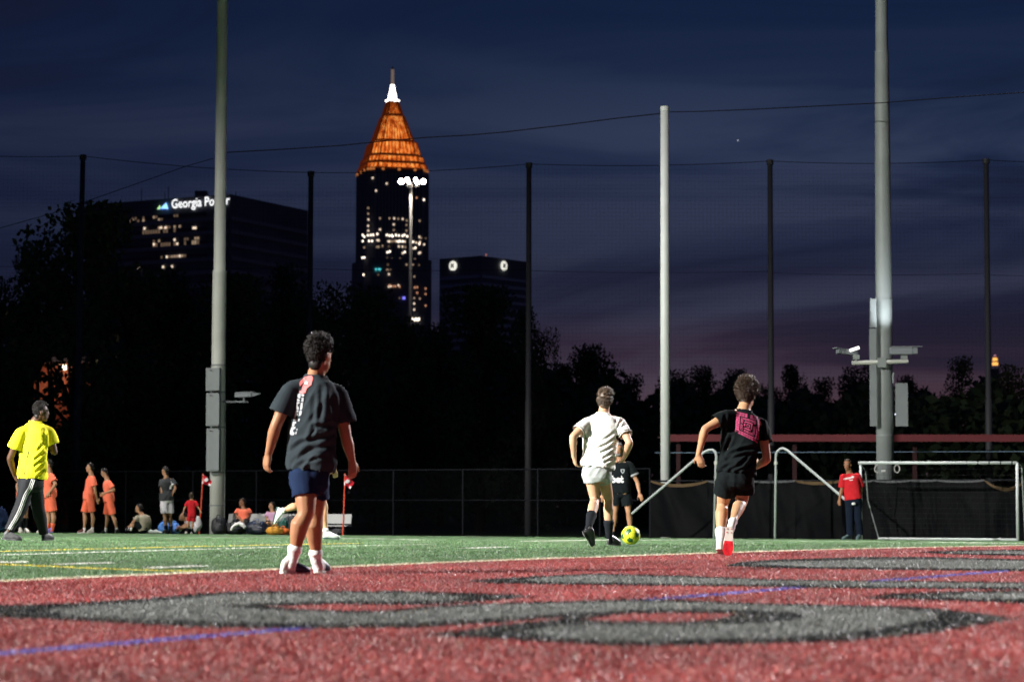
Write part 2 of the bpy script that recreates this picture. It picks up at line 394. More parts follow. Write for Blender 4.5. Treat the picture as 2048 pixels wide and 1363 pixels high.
# ---- turf blades: one triangle per blade, denser near the camera; coloured by what they grow in
def inpoly(px, py, poly):
    c = np.zeros(px.shape, bool); n_ = len(poly); j = n_ - 1
    for i in range(n_):
        xi, yi = poly[i][0], poly[i][1]; xj, yj = poly[j][0], poly[j][1]
        k = ((yi > py) != (yj > py)) & (px < (xj - xi) * (py - yi) / (yj - yi + 1e-12) + xi)
        c ^= k; j = i
    return c
def blades(name, y0, y1, dens, w, h, seed):
    rng = np.random.default_rng(seed)
    half = .222
    n_ = int(dens * (half * (y1 * y1 - y0 * y0)))
    y = np.sqrt(rng.uniform(y0 * y0, y1 * y1, n_)); x = rng.uniform(-half, half, n_) * y
    z = gz_np(x, y)
    col = np.tile(np.array(C_GREEN), (n_, 1))
    side = (x - b0.x) * bnor.x + (y - b0.y) * bnor.y
    e = .447 * x + .8945 * y
    red = side < 0
    col[red] = C_RED; dz = np.where(red, .003, 0.0)
    keep = e < E_FAR - .3
    for lp, c in LINES:
        k = inpoly(x, y, lp); col[k] = c; dz[k] = .006
    # letters are tested on the plan, with a little raggedness at their edges
    jx = x + rng.normal(0, .014, n_); jy = y + rng.normal(0, .045, n_)
    for blk, hole, c in LET:
        lp = [tuple(G(*p)[:2]) for p in blk]; k = inpoly(jx, jy, lp)
        if hole: k &= ~inpoly(jx, jy, [tuple(G(*p)[:2]) for p in hole])
        col[k] = c; dz[k] = .010
    patch = np.array([noise.noise(Vector((a * 1.3, b * .9, 0))) for a, b in zip(x[::1], y[::1])]) if n_ < 600000 else np.zeros(n_)
    fac = np.exp(rng.normal(0, .40, n_)) * (1 + .45 * patch)
    col = col * fac[:, None]; z = z + dz
    dark = (col.max(1) < .03)
    pale = rng.random(n_) < np.where(red, .075, .03)                                # bright glints put into the colour of random fibres
    pale &= ~dark | (rng.random(n_) < .3)
    col[pale] = col[pale] * .75 + .20
    tan = rng.random(n_) < .012
    col[tan] = (.30, .22, .10)
    ang = rng.uniform(0, np.pi, n_); hh = h * rng.uniform(.55, 1.35, n_); ww = w * rng.uniform(.7, 1.4, n_)
    lean = rng.normal(0, .75, (n_, 2)) * hh[:, None]
    dx = np.cos(ang) * ww / 2; dy = np.sin(ang) * ww / 2
    V_ = np.empty((n_, 3, 3), np.float32)
    V_[:, 0] = np.stack([x - dx, y - dy, z - .002], 1); V_[:, 1] = np.stack([x + dx, y + dy, z - .002], 1)
    V_[:, 2] = np.stack([x + lean[:, 0], y + lean[:, 1], z + hh], 1)
    V_ = V_[keep]; col = col[keep]; n_ = len(V_)
    me = bpy.data.meshes.new(name); me.vertices.add(n_ * 3); me.loops.add(n_ * 3); me.polygons.add(n_)
    me.vertices.foreach_set('co', V_.ravel()); me.loops.foreach_set('vertex_index', np.arange(n_ * 3, dtype=np.int32))
    me.polygons.foreach_set('loop_start', np.arange(0, n_ * 3, 3, dtype=np.int32)); me.polygons.foreach_set('loop_total', np.full(n_, 3, np.int32))
    a = me.color_attributes.new('Col', 'FLOAT_COLOR', 'POINT')
    cc = np.ones((n_ * 3, 4), np.float32); cc[:, :3] = np.repeat(np.clip(col, 0, .8), 3, 0); a.data.foreach_set('color', cc.ravel())
    me.update(); me.validate()
    me.materials.append(MATS.get('turf_blade') or attr_mat('turf_blade', .42, .32))
    o = bpy.data.objects.new(name, me); COL.objects.link(o); o['kind'] = 'stuff'
    tag(o, 'short plastic turf fibres standing all over the field', 'turf', 'turf fibres')
    return o
blades('turf_fibres', 6.6, 13, 10500, .0040, .0170, 1)
blades('turf_fibres', 13, 22, 4800, .0050, .0155, 2)
blades('turf_fibres', 22, 36, 1300, .0080, .0130, 3)
# ================================================================== BUILDINGS
M_dark = mat('dark_facade', (.13, .14, .17), .7, .2, .05, .3)
M_dark2 = mat('dark_facade_band', (.24, .25, .28), .6)
M_glassd = mat('dark_glass', (.03, .035, .05), .25, .5)
M_warm = [glow('warm_window_%d' % i, c, s) for i, (c, s) in enumerate([((1, .66, .42), .12), ((1, .70, .46), .35), ((1, .78, .58), 1.1), ((1, .84, .68), 2.6), ((1, .45, .25), .6)])]
M_teal = glow('teal_window', (.1, .75, .8), .9); M_violet = glow('violet_window', (.22, .2, 1), 1.4)

def prism(mb, poly, z0, z1, mi=0, k=1.0):
    c = Vector((sum(p[0] for p in poly) / len(poly), sum(p[1] for p in poly) / len(poly)))
    a = [Vector((p[0], p[1], z0)) for p in poly]
    b = [Vector((c.x + (p[0] - c.x) * k, c.y + (p[1] - c.y) * k, z1)) for p in poly]
    return mb.loft([a, b], mi)
def pane(parent, name, c, u, w, h, m, th=.15, outw=None):
    """thin window pane on a facade: c centre, u horizontal unit along the wall, outw outward normal"""
    mb = MB(); up = Vector((0, 0, 1)); n_ = outw * th
    a = [c - u * w / 2 - up * h / 2, c + u * w / 2 - up * h / 2, c + u * w / 2 + up * h / 2, c - u * w / 2 + up * h / 2]
    mb.loft([a, [p + n_ for p in a]]); return mb.build(name, m, parent)

# ---- office block with the illuminated name sign
DC = 900.0
Cc = P(460, 388, DC); topz = Cc.z
def at_height(px, z, py_guess):
    r = ray(px, py_guess); return CP + r * ((z - CAM_H) / r.z)
Aa = at_height(175, topz, 409); Ee = at_height(616, topz, 421)
ob = thing('office_block', 'black office block with a lit white name sign on its roofline', 'building', (Cc.x, Cc.y, -2))
c2 = Vector(Cc[:2]); a2 = Vector(Aa[:2]); e2 = Vector(Ee[:2]); f2 = a2 + (e2 - c2)
mb = MB(); prism(mb, [c2, e2, f2, a2], -2, topz); mb.build('wall', M_dark, ob)
uL = Vector((*(c2 - a2).normalized(), 0)); nL = Vector((uL.y, -uL.x, 0)); lenL = (c2 - a2).length
uR = Vector((*(e2 - c2).normalized(), 0)); nR = Vector((uR.y, -uR.x, 0)); lenR = (e2 - c2).length
mb = MB()
for (o2, u, n_, ln) in ((a2, uL, nL, lenL), (c2, uR, nR, lenR)):
    k = 0
    z = topz - 9
    while z > 20:
        c = Vector((*o2, z)) + u * ln / 2 + n_ * .25; mb.box(c, (ln - 1, .5, 1.5), Matrix(((u.x, n_.x, 0), (u.y, n_.y, 0), (0, 0, 1))))
        z -= 5.0
mb.build('spandrel_band', M_dark2, ob)
for px, h in ((278, 5), (325, 3.5), (332, 6), (396, 4), (468, 4)):
    q = at_height(px, topz, 400); mb = MB(); mb.box((q.x, q.y + 6, topz + h / 2), (.25, .25, h)); mb.build('roof_antenna', M_dark, ob)
q = at_height(398, topz, 395); mb = MB(); mb.box((q.x, q.y + 7, topz + 1.6), (4.5, 5, 3.2)); mb.build('roof_plant', M_dark, ob)
def on_left_wall(px, py):
    r = ray(px, py); o = Vector((*a2, 0)); t = (o - CP).dot(nL) / r.dot(nL); return CP + r * t
rnd = random.Random(3)
rows = [(433, 262, 372, .35, 0), (438, 262, 372, .15, 0), (455, 288, 362, .35, 1), (462, 272, 360, .8, 0), (481, 305, 400, .35, 1), (489, 305, 400, .75, 1), (514, 320, 374, .75, 1), (534, 325, 350, .3, 2)]
nwin = 0
for (py, x0, x1, prob, lv) in rows:
    x = 205.0
    while x < 418:
        lit = x0 <= x <= x1 and rnd.random() < prob
        # the row follows the wall's own perspective: slide with the roofline slope
        yy = py + (x - 330) * -.07
        c = on_left_wall(x, yy)
        lvl = min(2, max(0, lv + rnd.choice([-1, 0, 0, 0, 1])))
        if lit: pane(ob, 'window', c + nL * .4, uL, .8, .9 if py not in (462, 489) else 1.4, M_warm[max(0, lvl - (1 if py in (462, 489) else 0))], .1, nL)
        elif py in (433, 462, 489, 514): pane(ob, 'window', c + nL * .4, uL, 1.1, 1.3, M_glassd, .1, nL)
        x += 5.2
for (px, py) in ((978, 352), (995, 352), (712, 350), (748, 350), (655, 486), (845, 482), (478, 292), (578, 357), (730, 672), (530, 687)):
    X_ = 150 + px / 4.096; Y_ = 370 + py / 4.096
    pane(ob, 'window', on_left_wall(X_, Y_) + nL * .6, uL, .9, .9, M_warm[2], .1, nL)
# sign: one mesh per letter, standing off the parapet
M_sign = glow('sign_white', (1, 1, 1), 1.5)
sg = MB(); p0 = on_left_wall(344, 412); p1 = on_left_wall(462, 405)
sg.box((p0 + p1) / 2 + nL * .5, ((p1 - p0).length, .3, .25), Matrix(((uL.x, nL.x, 0), (uL.y, nL.y, 0), (0, 0, 1))))
sign = sg.build('sign', M_dark, ob)
full, _ = text_mesh('Georgia Power', 1, .02); fw = max(v.x for v in full)
tw = (on_left_wall(462, 403) - on_left_wall(345, 412)).length; sc = tw / fw
org = on_left_wall(345, 417.0)
pref = ''
wl = max(v.x for v in text_mesh('l', 1, .02)[0])
for ch in 'Georgia Power':
    if ch != ' ':
        x0_ = max(v.x for v in text_mesh(pref + 'l', 1, .02)[0]) - wl
        vv, ff = text_mesh(ch, 1, .006)
        mb = MB(); mb.add([org + uL * ((v.x + x0_) * sc) + Vector((0, 0, v.y * sc * 1.12)) + nL * .8 for v in vv], ff)
        mb.build('sign_letter', M_sign, sign)
    pref += ch
for pts, m in (([(318, 419), (325, 419), (323.5, 411)], glow('logo_green', (.5, .9, .35), 1.2)), ([(324, 418), (340, 418.5), (336, 406)], glow('logo_blue', (.25, .55, 1), 2.0)), ([(321, 420), (340, 419), (325, 416)], glow('logo_navy', (.03, .1, .7), .6))):
    mb = MB(); a = [on_left_wall(*p) + nL * (.9 + .05 * len(pts)) for p in pts]; mb.loft([a, [p + nL * .2 for p in a]]); mb.build('sign_logo', m, sign)

# ---- tall tower with the glowing orange crown
DT = 1600.0; mpx = DT / FPX
tb = P(780, 1015, DT)
tw_ = thing('skyscraper', 'tall dark skyscraper with orange-lit pyramid crown and spire', 'building', (tb.x, tb.y, -2))
def tz(py): return P(780, py, DT).z
th_ = R(16)     # turned a little, so that a strip of its right side shows
ca, sa = math.cos(th_), math.sin(th_)
U1 = Vector((ca, sa, 0)); N1 = Vector((sa, -ca, 0)); U2 = Vector((-sa, ca, 0))
def sq(h, ch, cx=tb.x, cy=tb.y):
    """chamfered square, half side h, chamfer ch, in the tower's own axes"""
    pts = [(-h + ch, -h), (h - ch, -h), (h, -h + ch), (h, h - ch), (h - ch, h), (-h + ch, h), (-h, h - ch), (-h, -h + ch)]
    return [Vector((cx, cy)) + Vector((p[0] * ca - p[1] * sa, p[0] * sa + p[1] * ca)) for p in pts]
H1 = 149 * mpx / 2 / (ca + sa) * 1.045
mb = MB(); prism(mb, sq(H1, H1 * .22), -2, tz(345)); mb.build('wall', M_dark, tw_)
mb = MB(); prism(mb, sq(H1 * 1.10, H1 * .22), -2, tz(524)); mb.build('lower_wall', M_dark, tw_)
mb = MB()
for k in range(15):
    t = -.76 + 1.52 * k / 14
    for (u, n_) in ((U1, N1), (U2 * -1, U1)):
        c = Vector((tb.x, tb.y, 0)) + u * (t * H1) + n_ * (H1 + .3)
        mb.box((c.x, c.y, (tz(352) + 10) / 2), (.9, .6, tz(352) - 10), Matrix(((u.x, n_.x, 0), (u.y, n_.y, 0), (0, 0, 1))))
mb.build('facade_pier', M_dark2, tw_)
def on_tower(px, py, which=0, grow=0.0):
    n_ = N1 if which == 0 else U1
    r = ray(px, py); o = Vector((tb.x, tb.y, 0)) + n_ * (H1 + .8 + grow); t = (o - CP).dot(n_) / r.dot(n_); return CP + r * t
lit = [(352,107,2),(468,153,2),(380,212,2),(315,355,1),(315,402,1),(317,450,2),(315,502,2),(316,542,2),(413,440,1),(492,440,1),(530,441,2),(563,444,1),(600,445,2),(634,457,1),(527,490,2),(632,495,1),(527,537,1),(632,541,1),
  (413,532,2),(270,578,3),(283,592,3),(312,580,3),(336,578,3),(357,577,3),(391,570,3),(470,577,3),(492,583,3),(512,580,3),(517,588,3),(545,578,3),(568,582,3),(598,584,3),(615,577,3),(638,588,3),(270,628,3),(322,627,3),(347,627,3),(390,620,2),(402,622,2),
  (482,630,2),(492,630,2),(512,630,1),(530,628,1),(548,628,2),(563,632,3),(577,628,3),(600,630,3),(618,632,2),(282,680,1),(388,675,1),(402,675,1),(433,668,1),(485,672,0),(568,672,2),(598,674,2),(622,677,1),(475,720,3),(494,713,3),(600,727,2),(617,718,3),(268,765,3),(284,763,3),
  (277,905,3),(487,902,2),(472,865,1),(484,866,0),(500,865,0),(398,905,0),(492,993,4),(486,1003,2),(502,1000,2),(522,1000,4),(540,1000,4),(565,993,2),(575,1003,4),(472,770,0),(580,772,0),(632,822,1),(575,1098,0),(478,822,0),(512,775,0)]
litR = [(740,460,1),(738,593,2),(752,603,1),(790,605,0),(687,634,3),(712,640,2),(738,650,3),(743,635,2),(778,655,2),(690,688,2),(706,683,3),(735,727,2),(745,722,2),(685,822,1),(735,825,0),(697,920,1),(700,1010,4),(720,1008,4),(790,1020,4),(720,1055,4),(790,1065,4),(695,1098,1),(742,1102,1),(695,1143,2),(790,1160,4),(695,1193,2),(775,287,3),(715,270,4),(700,778,1)]
for which, lst in ((0, lit), (1, litR)):
    for (zx, zy, lv) in lst:
        px = 660 + zx / 4.13; py = 330 + zy / 4.13
        right = px > 826
        c = on_tower(px, py, 0, 2.6 if py > 520 else 0)
        m = M_warm[lv] if lv != 4 else M_warm[4]
        pane(tw_, 'window', c, U1, 1.05, 1.25, m, .1, N1)
for (zx, zy, w, m) in ((380, 862, 1.2, M_teal), (408, 862, 2.0, M_teal), (610, 1097, 1.9, M_violet)):
    pane(tw_, 'window', on_tower(660 + zx / 4.13, 330 + zy / 4.13, 0, 2.6), U1, w, 1.6, m, .1, N1)
for i in range(5): pane(tw_, 'window', on_tower(825 + i * 3.2, 638 + (i % 2), 0, 2.6), U1, 1.0, 1.8, M_warm[3], .1, N1)
# crown: stepped tiers of lit lattice, ribs standing in front of a core with the lamp light put into its emission
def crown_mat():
    m = bpy.data.materials.new('lattice_painted_glow'); m.use_nodes = True; nt = m.node_tree; b = nt.nodes['Principled BSDF']
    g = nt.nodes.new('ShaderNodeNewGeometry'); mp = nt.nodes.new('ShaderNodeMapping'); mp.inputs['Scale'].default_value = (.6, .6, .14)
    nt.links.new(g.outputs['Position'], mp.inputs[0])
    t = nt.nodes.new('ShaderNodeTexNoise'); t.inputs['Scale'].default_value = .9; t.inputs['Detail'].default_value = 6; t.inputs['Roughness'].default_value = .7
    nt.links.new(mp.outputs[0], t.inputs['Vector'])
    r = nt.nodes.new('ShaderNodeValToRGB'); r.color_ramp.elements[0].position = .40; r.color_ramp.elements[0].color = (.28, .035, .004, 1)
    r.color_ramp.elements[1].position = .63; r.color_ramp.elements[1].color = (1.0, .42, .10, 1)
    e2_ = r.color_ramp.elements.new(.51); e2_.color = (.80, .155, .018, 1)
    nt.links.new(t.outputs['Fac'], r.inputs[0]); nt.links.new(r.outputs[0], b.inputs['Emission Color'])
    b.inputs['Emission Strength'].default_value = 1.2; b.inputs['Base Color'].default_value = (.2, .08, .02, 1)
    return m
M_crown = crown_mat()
M_rib = mat('dark_bronze_rib', (.10, .030, .010), .5, .3, emit=(.20, .03, .004), estr=.22)  # orange light on the ribs put in as faint emission
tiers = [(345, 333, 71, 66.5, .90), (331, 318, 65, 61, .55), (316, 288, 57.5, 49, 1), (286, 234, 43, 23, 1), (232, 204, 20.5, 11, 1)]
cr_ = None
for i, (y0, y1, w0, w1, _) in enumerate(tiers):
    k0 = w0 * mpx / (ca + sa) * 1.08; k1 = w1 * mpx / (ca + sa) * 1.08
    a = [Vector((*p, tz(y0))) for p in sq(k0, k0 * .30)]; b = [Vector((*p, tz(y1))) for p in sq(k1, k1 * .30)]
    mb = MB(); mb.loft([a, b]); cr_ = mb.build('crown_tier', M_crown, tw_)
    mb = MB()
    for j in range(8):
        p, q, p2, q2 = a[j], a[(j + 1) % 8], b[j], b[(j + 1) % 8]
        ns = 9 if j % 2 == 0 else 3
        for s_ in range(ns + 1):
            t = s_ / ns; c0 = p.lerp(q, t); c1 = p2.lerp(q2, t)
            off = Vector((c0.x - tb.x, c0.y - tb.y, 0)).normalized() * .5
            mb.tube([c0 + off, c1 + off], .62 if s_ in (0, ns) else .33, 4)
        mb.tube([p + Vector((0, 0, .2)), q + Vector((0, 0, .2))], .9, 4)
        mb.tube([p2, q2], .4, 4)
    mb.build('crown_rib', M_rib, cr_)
mb = MB()
for j, p in enumerate(sq(H1 * 1.0, H1 * .22)):
    q = sq(H1, H1 * .22)[(j + 1) % 8]
    for s_ in range(3):
        c = Vector(p).lerp(Vector(q), (s_ + .5) / 3); mb.box((c.x, c.y, tz(347)), (1.6, 1.6, 1.4))
mb.build('cornice_lamp', glow('cornice_orange', (1, .33, .09), .45), tw_)
mb = MB(); mb.tube([Vector((tb.x, tb.y, tz(205))), Vector((tb.x, tb.y, tz(198))), Vector((tb.x, tb.y, tz(190))), Vector((tb.x, tb.y, tz(182))), Vector((tb.x, tb.y, tz(170)))], [3.6, 3.0, 2.7, 1.9, 1.3], 10)
for k in range(6):
    a = k * math.pi / 3; mb.ell((tb.x + 3.9 * math.cos(a), tb.y + 3.9 * math.sin(a), tz(202)), .9)
mb.build('lantern', glow('lantern_white', (1, .93, .86), 4.5), tw_)
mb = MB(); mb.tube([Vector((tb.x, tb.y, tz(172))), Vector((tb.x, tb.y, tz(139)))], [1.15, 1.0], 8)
mb.build('spire', mat('spire_metal', (.5, .45, .42), .5, emit=(.9, .65, .5), estr=.16), tw_)  # light on the spire put into the metal as weak emission
mb = MB(); mb.tube([Vector((tb.x, tb.y, tz(139))), Vector((tb.x, tb.y, tz(134)))], [.9, .5], 6); mb.build('spire_tip', M_dark, tw_)

# ---- slab block with two round lit signs
D3 = 700.0
C3 = P(962, 511, D3); z3 = C3.z
ang = R(38)
u3 = Vector((-math.cos(ang), math.sin(ang), 0)); w3 = Vector((math.sin(ang), math.cos(ang), 0))     # left wall runs along u3, right wall along w3
def reach(px, dr, z):       # along dr from the corner until column px
    lo, hi = 0, 80
    M3 = CM.transposed()
    for _ in range(40):
        m = (lo + hi) / 2; q = M3 @ (C3 + dr * m - CP); x = 1024 + FPX * q.x / -q.z
        if (x > px) == (dr.x < 0): lo = m
        else: hi = m
    return lo
l3 = reach(879, u3, z3); r3 = reach(1055, w3, z3)
t3 = thing('slab_tower', 'dark slab block with two round white lit signs near its roof', 'building', (C3.x, C3.y, -2))
c0 = Vector(C3[:2]); pl = [c0, c0 + Vector(w3[:2]) * r3, c0 + Vector(w3[:2]) * r3 + Vector(u3[:2]) * l3, c0 + Vector(u3[:2]) * l3]
mb = MB(); prism(mb, pl, -2, z3); mb.build('wall', M_dark, t3)
nl = Vector((-w3.x, -w3.y, 0)); nr = Vector((-u3.x, -u3.y, 0))
mb = MB()
for (u, n_, ln) in ((u3, nl, l3), (w3, nr, r3)):
    z = z3 - 6
    while z > 25:
        c = Vector((*c0, z)) + u * ln / 2 + n_ * .15; mb.box(c, (ln - .6, .3, .9), Matrix(((u.x, n_.x, 0), (u.y, n_.y, 0), (0, 0, 1)))); z -= 2.3
mb.build('window_band', mat('blue_glass_band', (.30, .34, .45), .25, .5), t3)
for (px, py, u, n_) in ((907, 531.5, u3, nl), (1005.5, 531.5, w3, nr)):
    r = ray(px, py); t = (C3 - CP).dot(n_) / r.dot(n_); c = CP + r * t
    mb = MB(); mb.disc(c + n_ * .35, u, Vector((0, 0, 1)), 1.42, 28, .2)
    d_ = mb.build('round_sign', glow('sign_ivory', (1, .97, .86), 1.0), t3)
    mb = MB()
    for sx in (-1, 1):
        for sz in (-1, 1):
            q = c + n_ * .62 + u * (.36 * sx) + Vector((0, 0, .36 * sz))
            mb.box(q, (.46, .1, .56), Matrix(((u.x, n_.x, 0), (u.y, n_.y, 0), (0, 0, 1))) @ Matrix.Rotation(R(28 * sx * sz), 3, 'Y'))
    mb.box(c + n_ * .62, (.5, .1, .22), Matrix(((u.x, n_.x, 0), (u.y, n_.y, 0), (0, 0, 1))))
    mb.build('sign_emblem', mat('sign_green', (.02, .05, .03), .6), d_)
mb = MB(); q = P(972, 509.5, D3 + 3); mb.box((q.x, q.y, q.z), (.5, .5, .5)); mb.build('roof_beacon', glow('beacon_red', (1, .35, .28), .35), t3)

# ---- far lit spire peeping over the trees at right
DS = 1500
st = thing('lit_spire', 'tiny orange-lit spire beyond the trees on the far right', 'tower', P(1990, 1015, DS))
sp = lambda y: P(1990, y, DS).z
x_, y_ = P(1990, 720, DS)[:2]
for nm, y0, y1, r0, r1, m in (('shaft', 900, 737, 3.2, 2.6, M_dark), ('lower_lantern', 730, 724, 1.9, 1.8, glow('spire_orange', (1, .45, .10), 1.5)), ('collar', 724, 721.5, 1.6, 1.6, M_dark), ('upper_lantern', 721, 715, 1.7, 1.4, MATS['spire_orange']), ('tip', 711.5, 709, .9, .4, glow('tip_pink', (.8, .35, .45), .7)), ('finial', 715, 711.5, .5, .4, M_dark)):
    mb = MB(); mb.tube([(x_, y_, sp(y0)), (x_, y_, sp(y1))], [r0, r1], 10); mb.build(nm, m, st)
pl_ = tag(mk('planet', *(lambda m: (m.v, m.f))(MB().ell(P(1476, 281, 9000), 2.0, None, 8, 6)), glow('planet_light', (.85, .9, 1), .9)), 'tiny bright planet in the sky right of the white net pole', 'planet')

# ---- brick house behind the trees, lit by its own lamp
hb = P(128, 1000, 128)
hs = thing('brick_house', 'red brick house front lit by a lamp, glimpsed through the left trees', 'building', (hb.x, hb.y, -.4))
def hz(py): return P(128, py, 128).z
mb = MB(); x0 = P(62, 800, 128).x; x1 = P(182, 800, 128).x
mb.box(((x0 + x1) / 2, hb.y + 2.5, (hz(725) - .4) / 2), (x1 - x0, 5, hz(725) + .4)); mb.build('wall', mat('house_brick', (.30, .10, .055), .85, .2, 1.5, .3), hs)
mb = MB(); mb.box(((x0 + x1) / 2, hb.y + 2.5, hz(725) + .15), (x1 - x0 + .6, 5.6, .3)); mb.build('roof', M_dark, hs)
for px, py, w in ((126, 734, .34), (117, 760, .16), (117, 768, .16)):
    q = P(px, py, 127.9); mb = MB(); mb.box(q, (w, .08, .28 if py < 740 else .55)); mb.build('window', glow('house_window', (1, .86, .62), 4), hs)
ll = bpy.data.lights.new('house_lamp', 'POINT'); ll.energy = 70; ll.color = (1, .60, .42); ll.shadow_soft_size = .15
lo_ = bpy.data.objects.new('house_lamp', ll); COL.objects.link(lo_); q = P(106, 765, 126.6); lo_.location = q
mb = MB(); mb.box((q.x, q.y, q.z + .3), (.3, .3, .12)); tag(mb.build('wall_lantern', M_dark), 'small lantern hanging before the brick house in the left trees', 'lantern')

# ================================================================== TREES
M_leaf = [mat('leaf_%d' % i, c, .7, .25, .4, .35) for i, c in enumerate([(.070, .100, .040), (.080, .110, .042), (.055, .085, .038), (.095, .115, .050)])]
M_bark = mat('bark', (.05, .038, .028), .9, .1, 3, .3)
def tree_meshes(seed, n_leaf, fluffy):
    """unit tree: height 1, crown radius ~.32; returns trunk mesh, crown mesh"""
    rng = random.Random(seed)
    mb = MB(); mb.tube([(0, 0, 0), (.01, 0, .2), (-.01, .01, .45), (.005, 0, .72), (0, 0, .92)], [.028, .022, .017, .010, .003], 7)
    lobes = []
    for i in range(26 + fluffy * 2):
        z = rng.uniform(.10, .93); rr = .34 * math.sin(math.pi * min(1, max(.08, (z - .08) / .92))) ** .65
        a = rng.uniform(0, 6.28); r = rr * math.sqrt(rng.random()) * .9
        c = Vector((r * math.cos(a), r * math.sin(a), z)); s = rng.uniform(.07, .14)
        lobes.append((c, s))
        b = Vector((0, 0, max(.15, z - .18)))
        mb.tube([b, (b + c) / 2 + Vector((0, 0, .02)), c], [.009, .006, .002], 5)
    lobes.append((Vector((0, 0, .93)), .07)); lobes.append((Vector((.03, .02, .86)), .10))
    tm = bpy.data.meshes.new('tree_trunk'); tm.from_pydata(mb.v, [], mb.f); tm.materials.append(M_bark)
    V_ = []; F_ = []
    wts = [s ** 2.2 for _, s in lobes]
    for _ in range(n_leaf):
        c, s = rng.choices(lobes, wts)[0]
        d = Vector((rng.gauss(0, 1), rng.gauss(0, 1), rng.gauss(0, .8))).normalized() * s * (rng.random() ** .42)
        p = c + d * (1.0 + .18 * rng.random())
        if p.z > .995: continue
        u = Vector((rng.gauss(0, 1), rng.gauss(0, 1), rng.gauss(0, .6))).normalized(); v = u.orthogonal().normalized()
        v = Matrix.Rotation(rng.uniform(0, 6.28), 3, u) @ v
        l_ = rng.uniform(.008, .0165); w = l_ * rng.uniform(.45, .7); o = len(V_)
        V_ += [p - u * l_, p + v * w, p + u * l_, p - v * w]; F_.append((o, o + 1, o + 2, o + 3))
    cm = bpy.data.meshes.new('tree_crown'); cm.from_pydata([tuple(v) for v in V_], [], F_)
    return tm, cm
PROTO = [tree_meshes(11 + i, 9000, i) for i in range(5)]
TREES = [(150,404,118,92,'tallest dark tree at the far left, left of the lit-sign office block'),(58,478,82,96,'dark tree stepping down at the far left edge'),(-8,548,70,96,'dark tree cut by the left picture edge'),
 (255,528,90,98,'dark tree below the office block left of the grey light pole'),(345,535,80,104,'dark tree below the lit office windows'),(455,548,85,98,'dark tree right behind the left light pole'),(560,522,70,104,'dark tree under the right end of the office block'),
 (662,560,62,102,'dark tree between the second net pole and the skyscraper'),(745,572,75,97,'dark tree in front of the skyscraper base'),(815,630,48,104,'low dark tree right of the skyscraper base'),
 (960,572,100,95,'broad rounded dark tree in front of the slab block'),(1045,610,50,98,'dark tree just left of the middle net pole'),(1082,652,36,99,'small dark tree just right of the middle net pole'),(880,645,60,112,'dark tree filling the gap between the two towers'),
 (1190,686,62,128,'pointed tree behind the player in white'),(1128,726,46,132,'low bushy tree left of the pointed tree'),(1262,745,46,135,'low tree right of the pointed tree'),
 (1345,738,52,145,'dark tree just behind the white net pole'),(1415,730,42,148,'dark tree between the white net pole and the running player'),(1480,736,50,140,'dark tree above the running player'),(1590,728,30,140,'narrow tree right of the fourth net pole'),
 (1645,752,46,150,'low tree left of the camera pole'),(1700,733,46,150,'dark tree left behind the camera pole'),(1762,728,48,146,'dark tree behind the camera pole'),(1815,748,36,150,'dark tree right of the camera pole'),(1862,782,36,150,'lowest tree in the gap right of the camera pole'),
 (1925,710,46,128,'dark tree left of the far right net pole'),(2020,728,52,130,'dark tree at the right picture edge'),(1545,772,40,150,'low tree right behind the fourth net pole')]
for i, (px, py, hw, d, lab) in enumerate(TREES):
    tm, cm = PROTO[i % 5]
    b = P(px, 1015, d); g = gz(b.x, b.y); h = P(px, py, d).z - g; w = hw / FPX * d / .25
    t = thing('tree', lab, 'tree', (b.x, b.y, g), 'trees beyond the field')
    t.rotation_euler = (0, 0, (i * 2.4) % 6.28)
    for me, nm in ((tm, 'trunk'), (cm, 'crown')):
        m2 = me
        if nm == 'crown':
            key = (i % 5, i % 4); m2 = MATS.get(('crown',) + key)
            if m2 is None:
                m2 = cm.copy(); m2.materials.append(M_leaf[i % 4]); MATS[('crown',) + key] = m2
        if nm == 'crown' and i in (0, 1, 2, 3):        # these crowns have a real gap through which the brick house shows
            co_ = np.array([v.co[:] for v in m2.vertices]).reshape(-1, 4, 3); ce = co_.mean(1); ca_, sa_ = math.cos(t.rotation_euler.z), math.sin(t.rotation_euler.z)
            wx = b.x + w * (ce[:, 0] * ca_ - ce[:, 1] * sa_); wy = b.y + w * (ce[:, 0] * sa_ + ce[:, 1] * ca_); X_, Y_ = proj_np(wx, wy, g + h * ce[:, 2])
            gap = ((X_ - 112) / 46) ** 2 + ((Y_ - 782) / 72) ** 2 < 1; gap &= np.random.default_rng(i).random(len(ce)) < .93
            co_ = co_[~gap].reshape(-1, 3); mm = bpy.data.meshes.new('tree_crown'); mm.from_pydata(co_.tolist(), [], np.arange(len(co_)).reshape(-1, 4).tolist()); mm.materials.append(M_leaf[i % 4]); m2 = mm
        o = bpy.data.objects.new(nm, m2); COL.objects.link(o); o.parent = t; o.scale = (w, w, h)
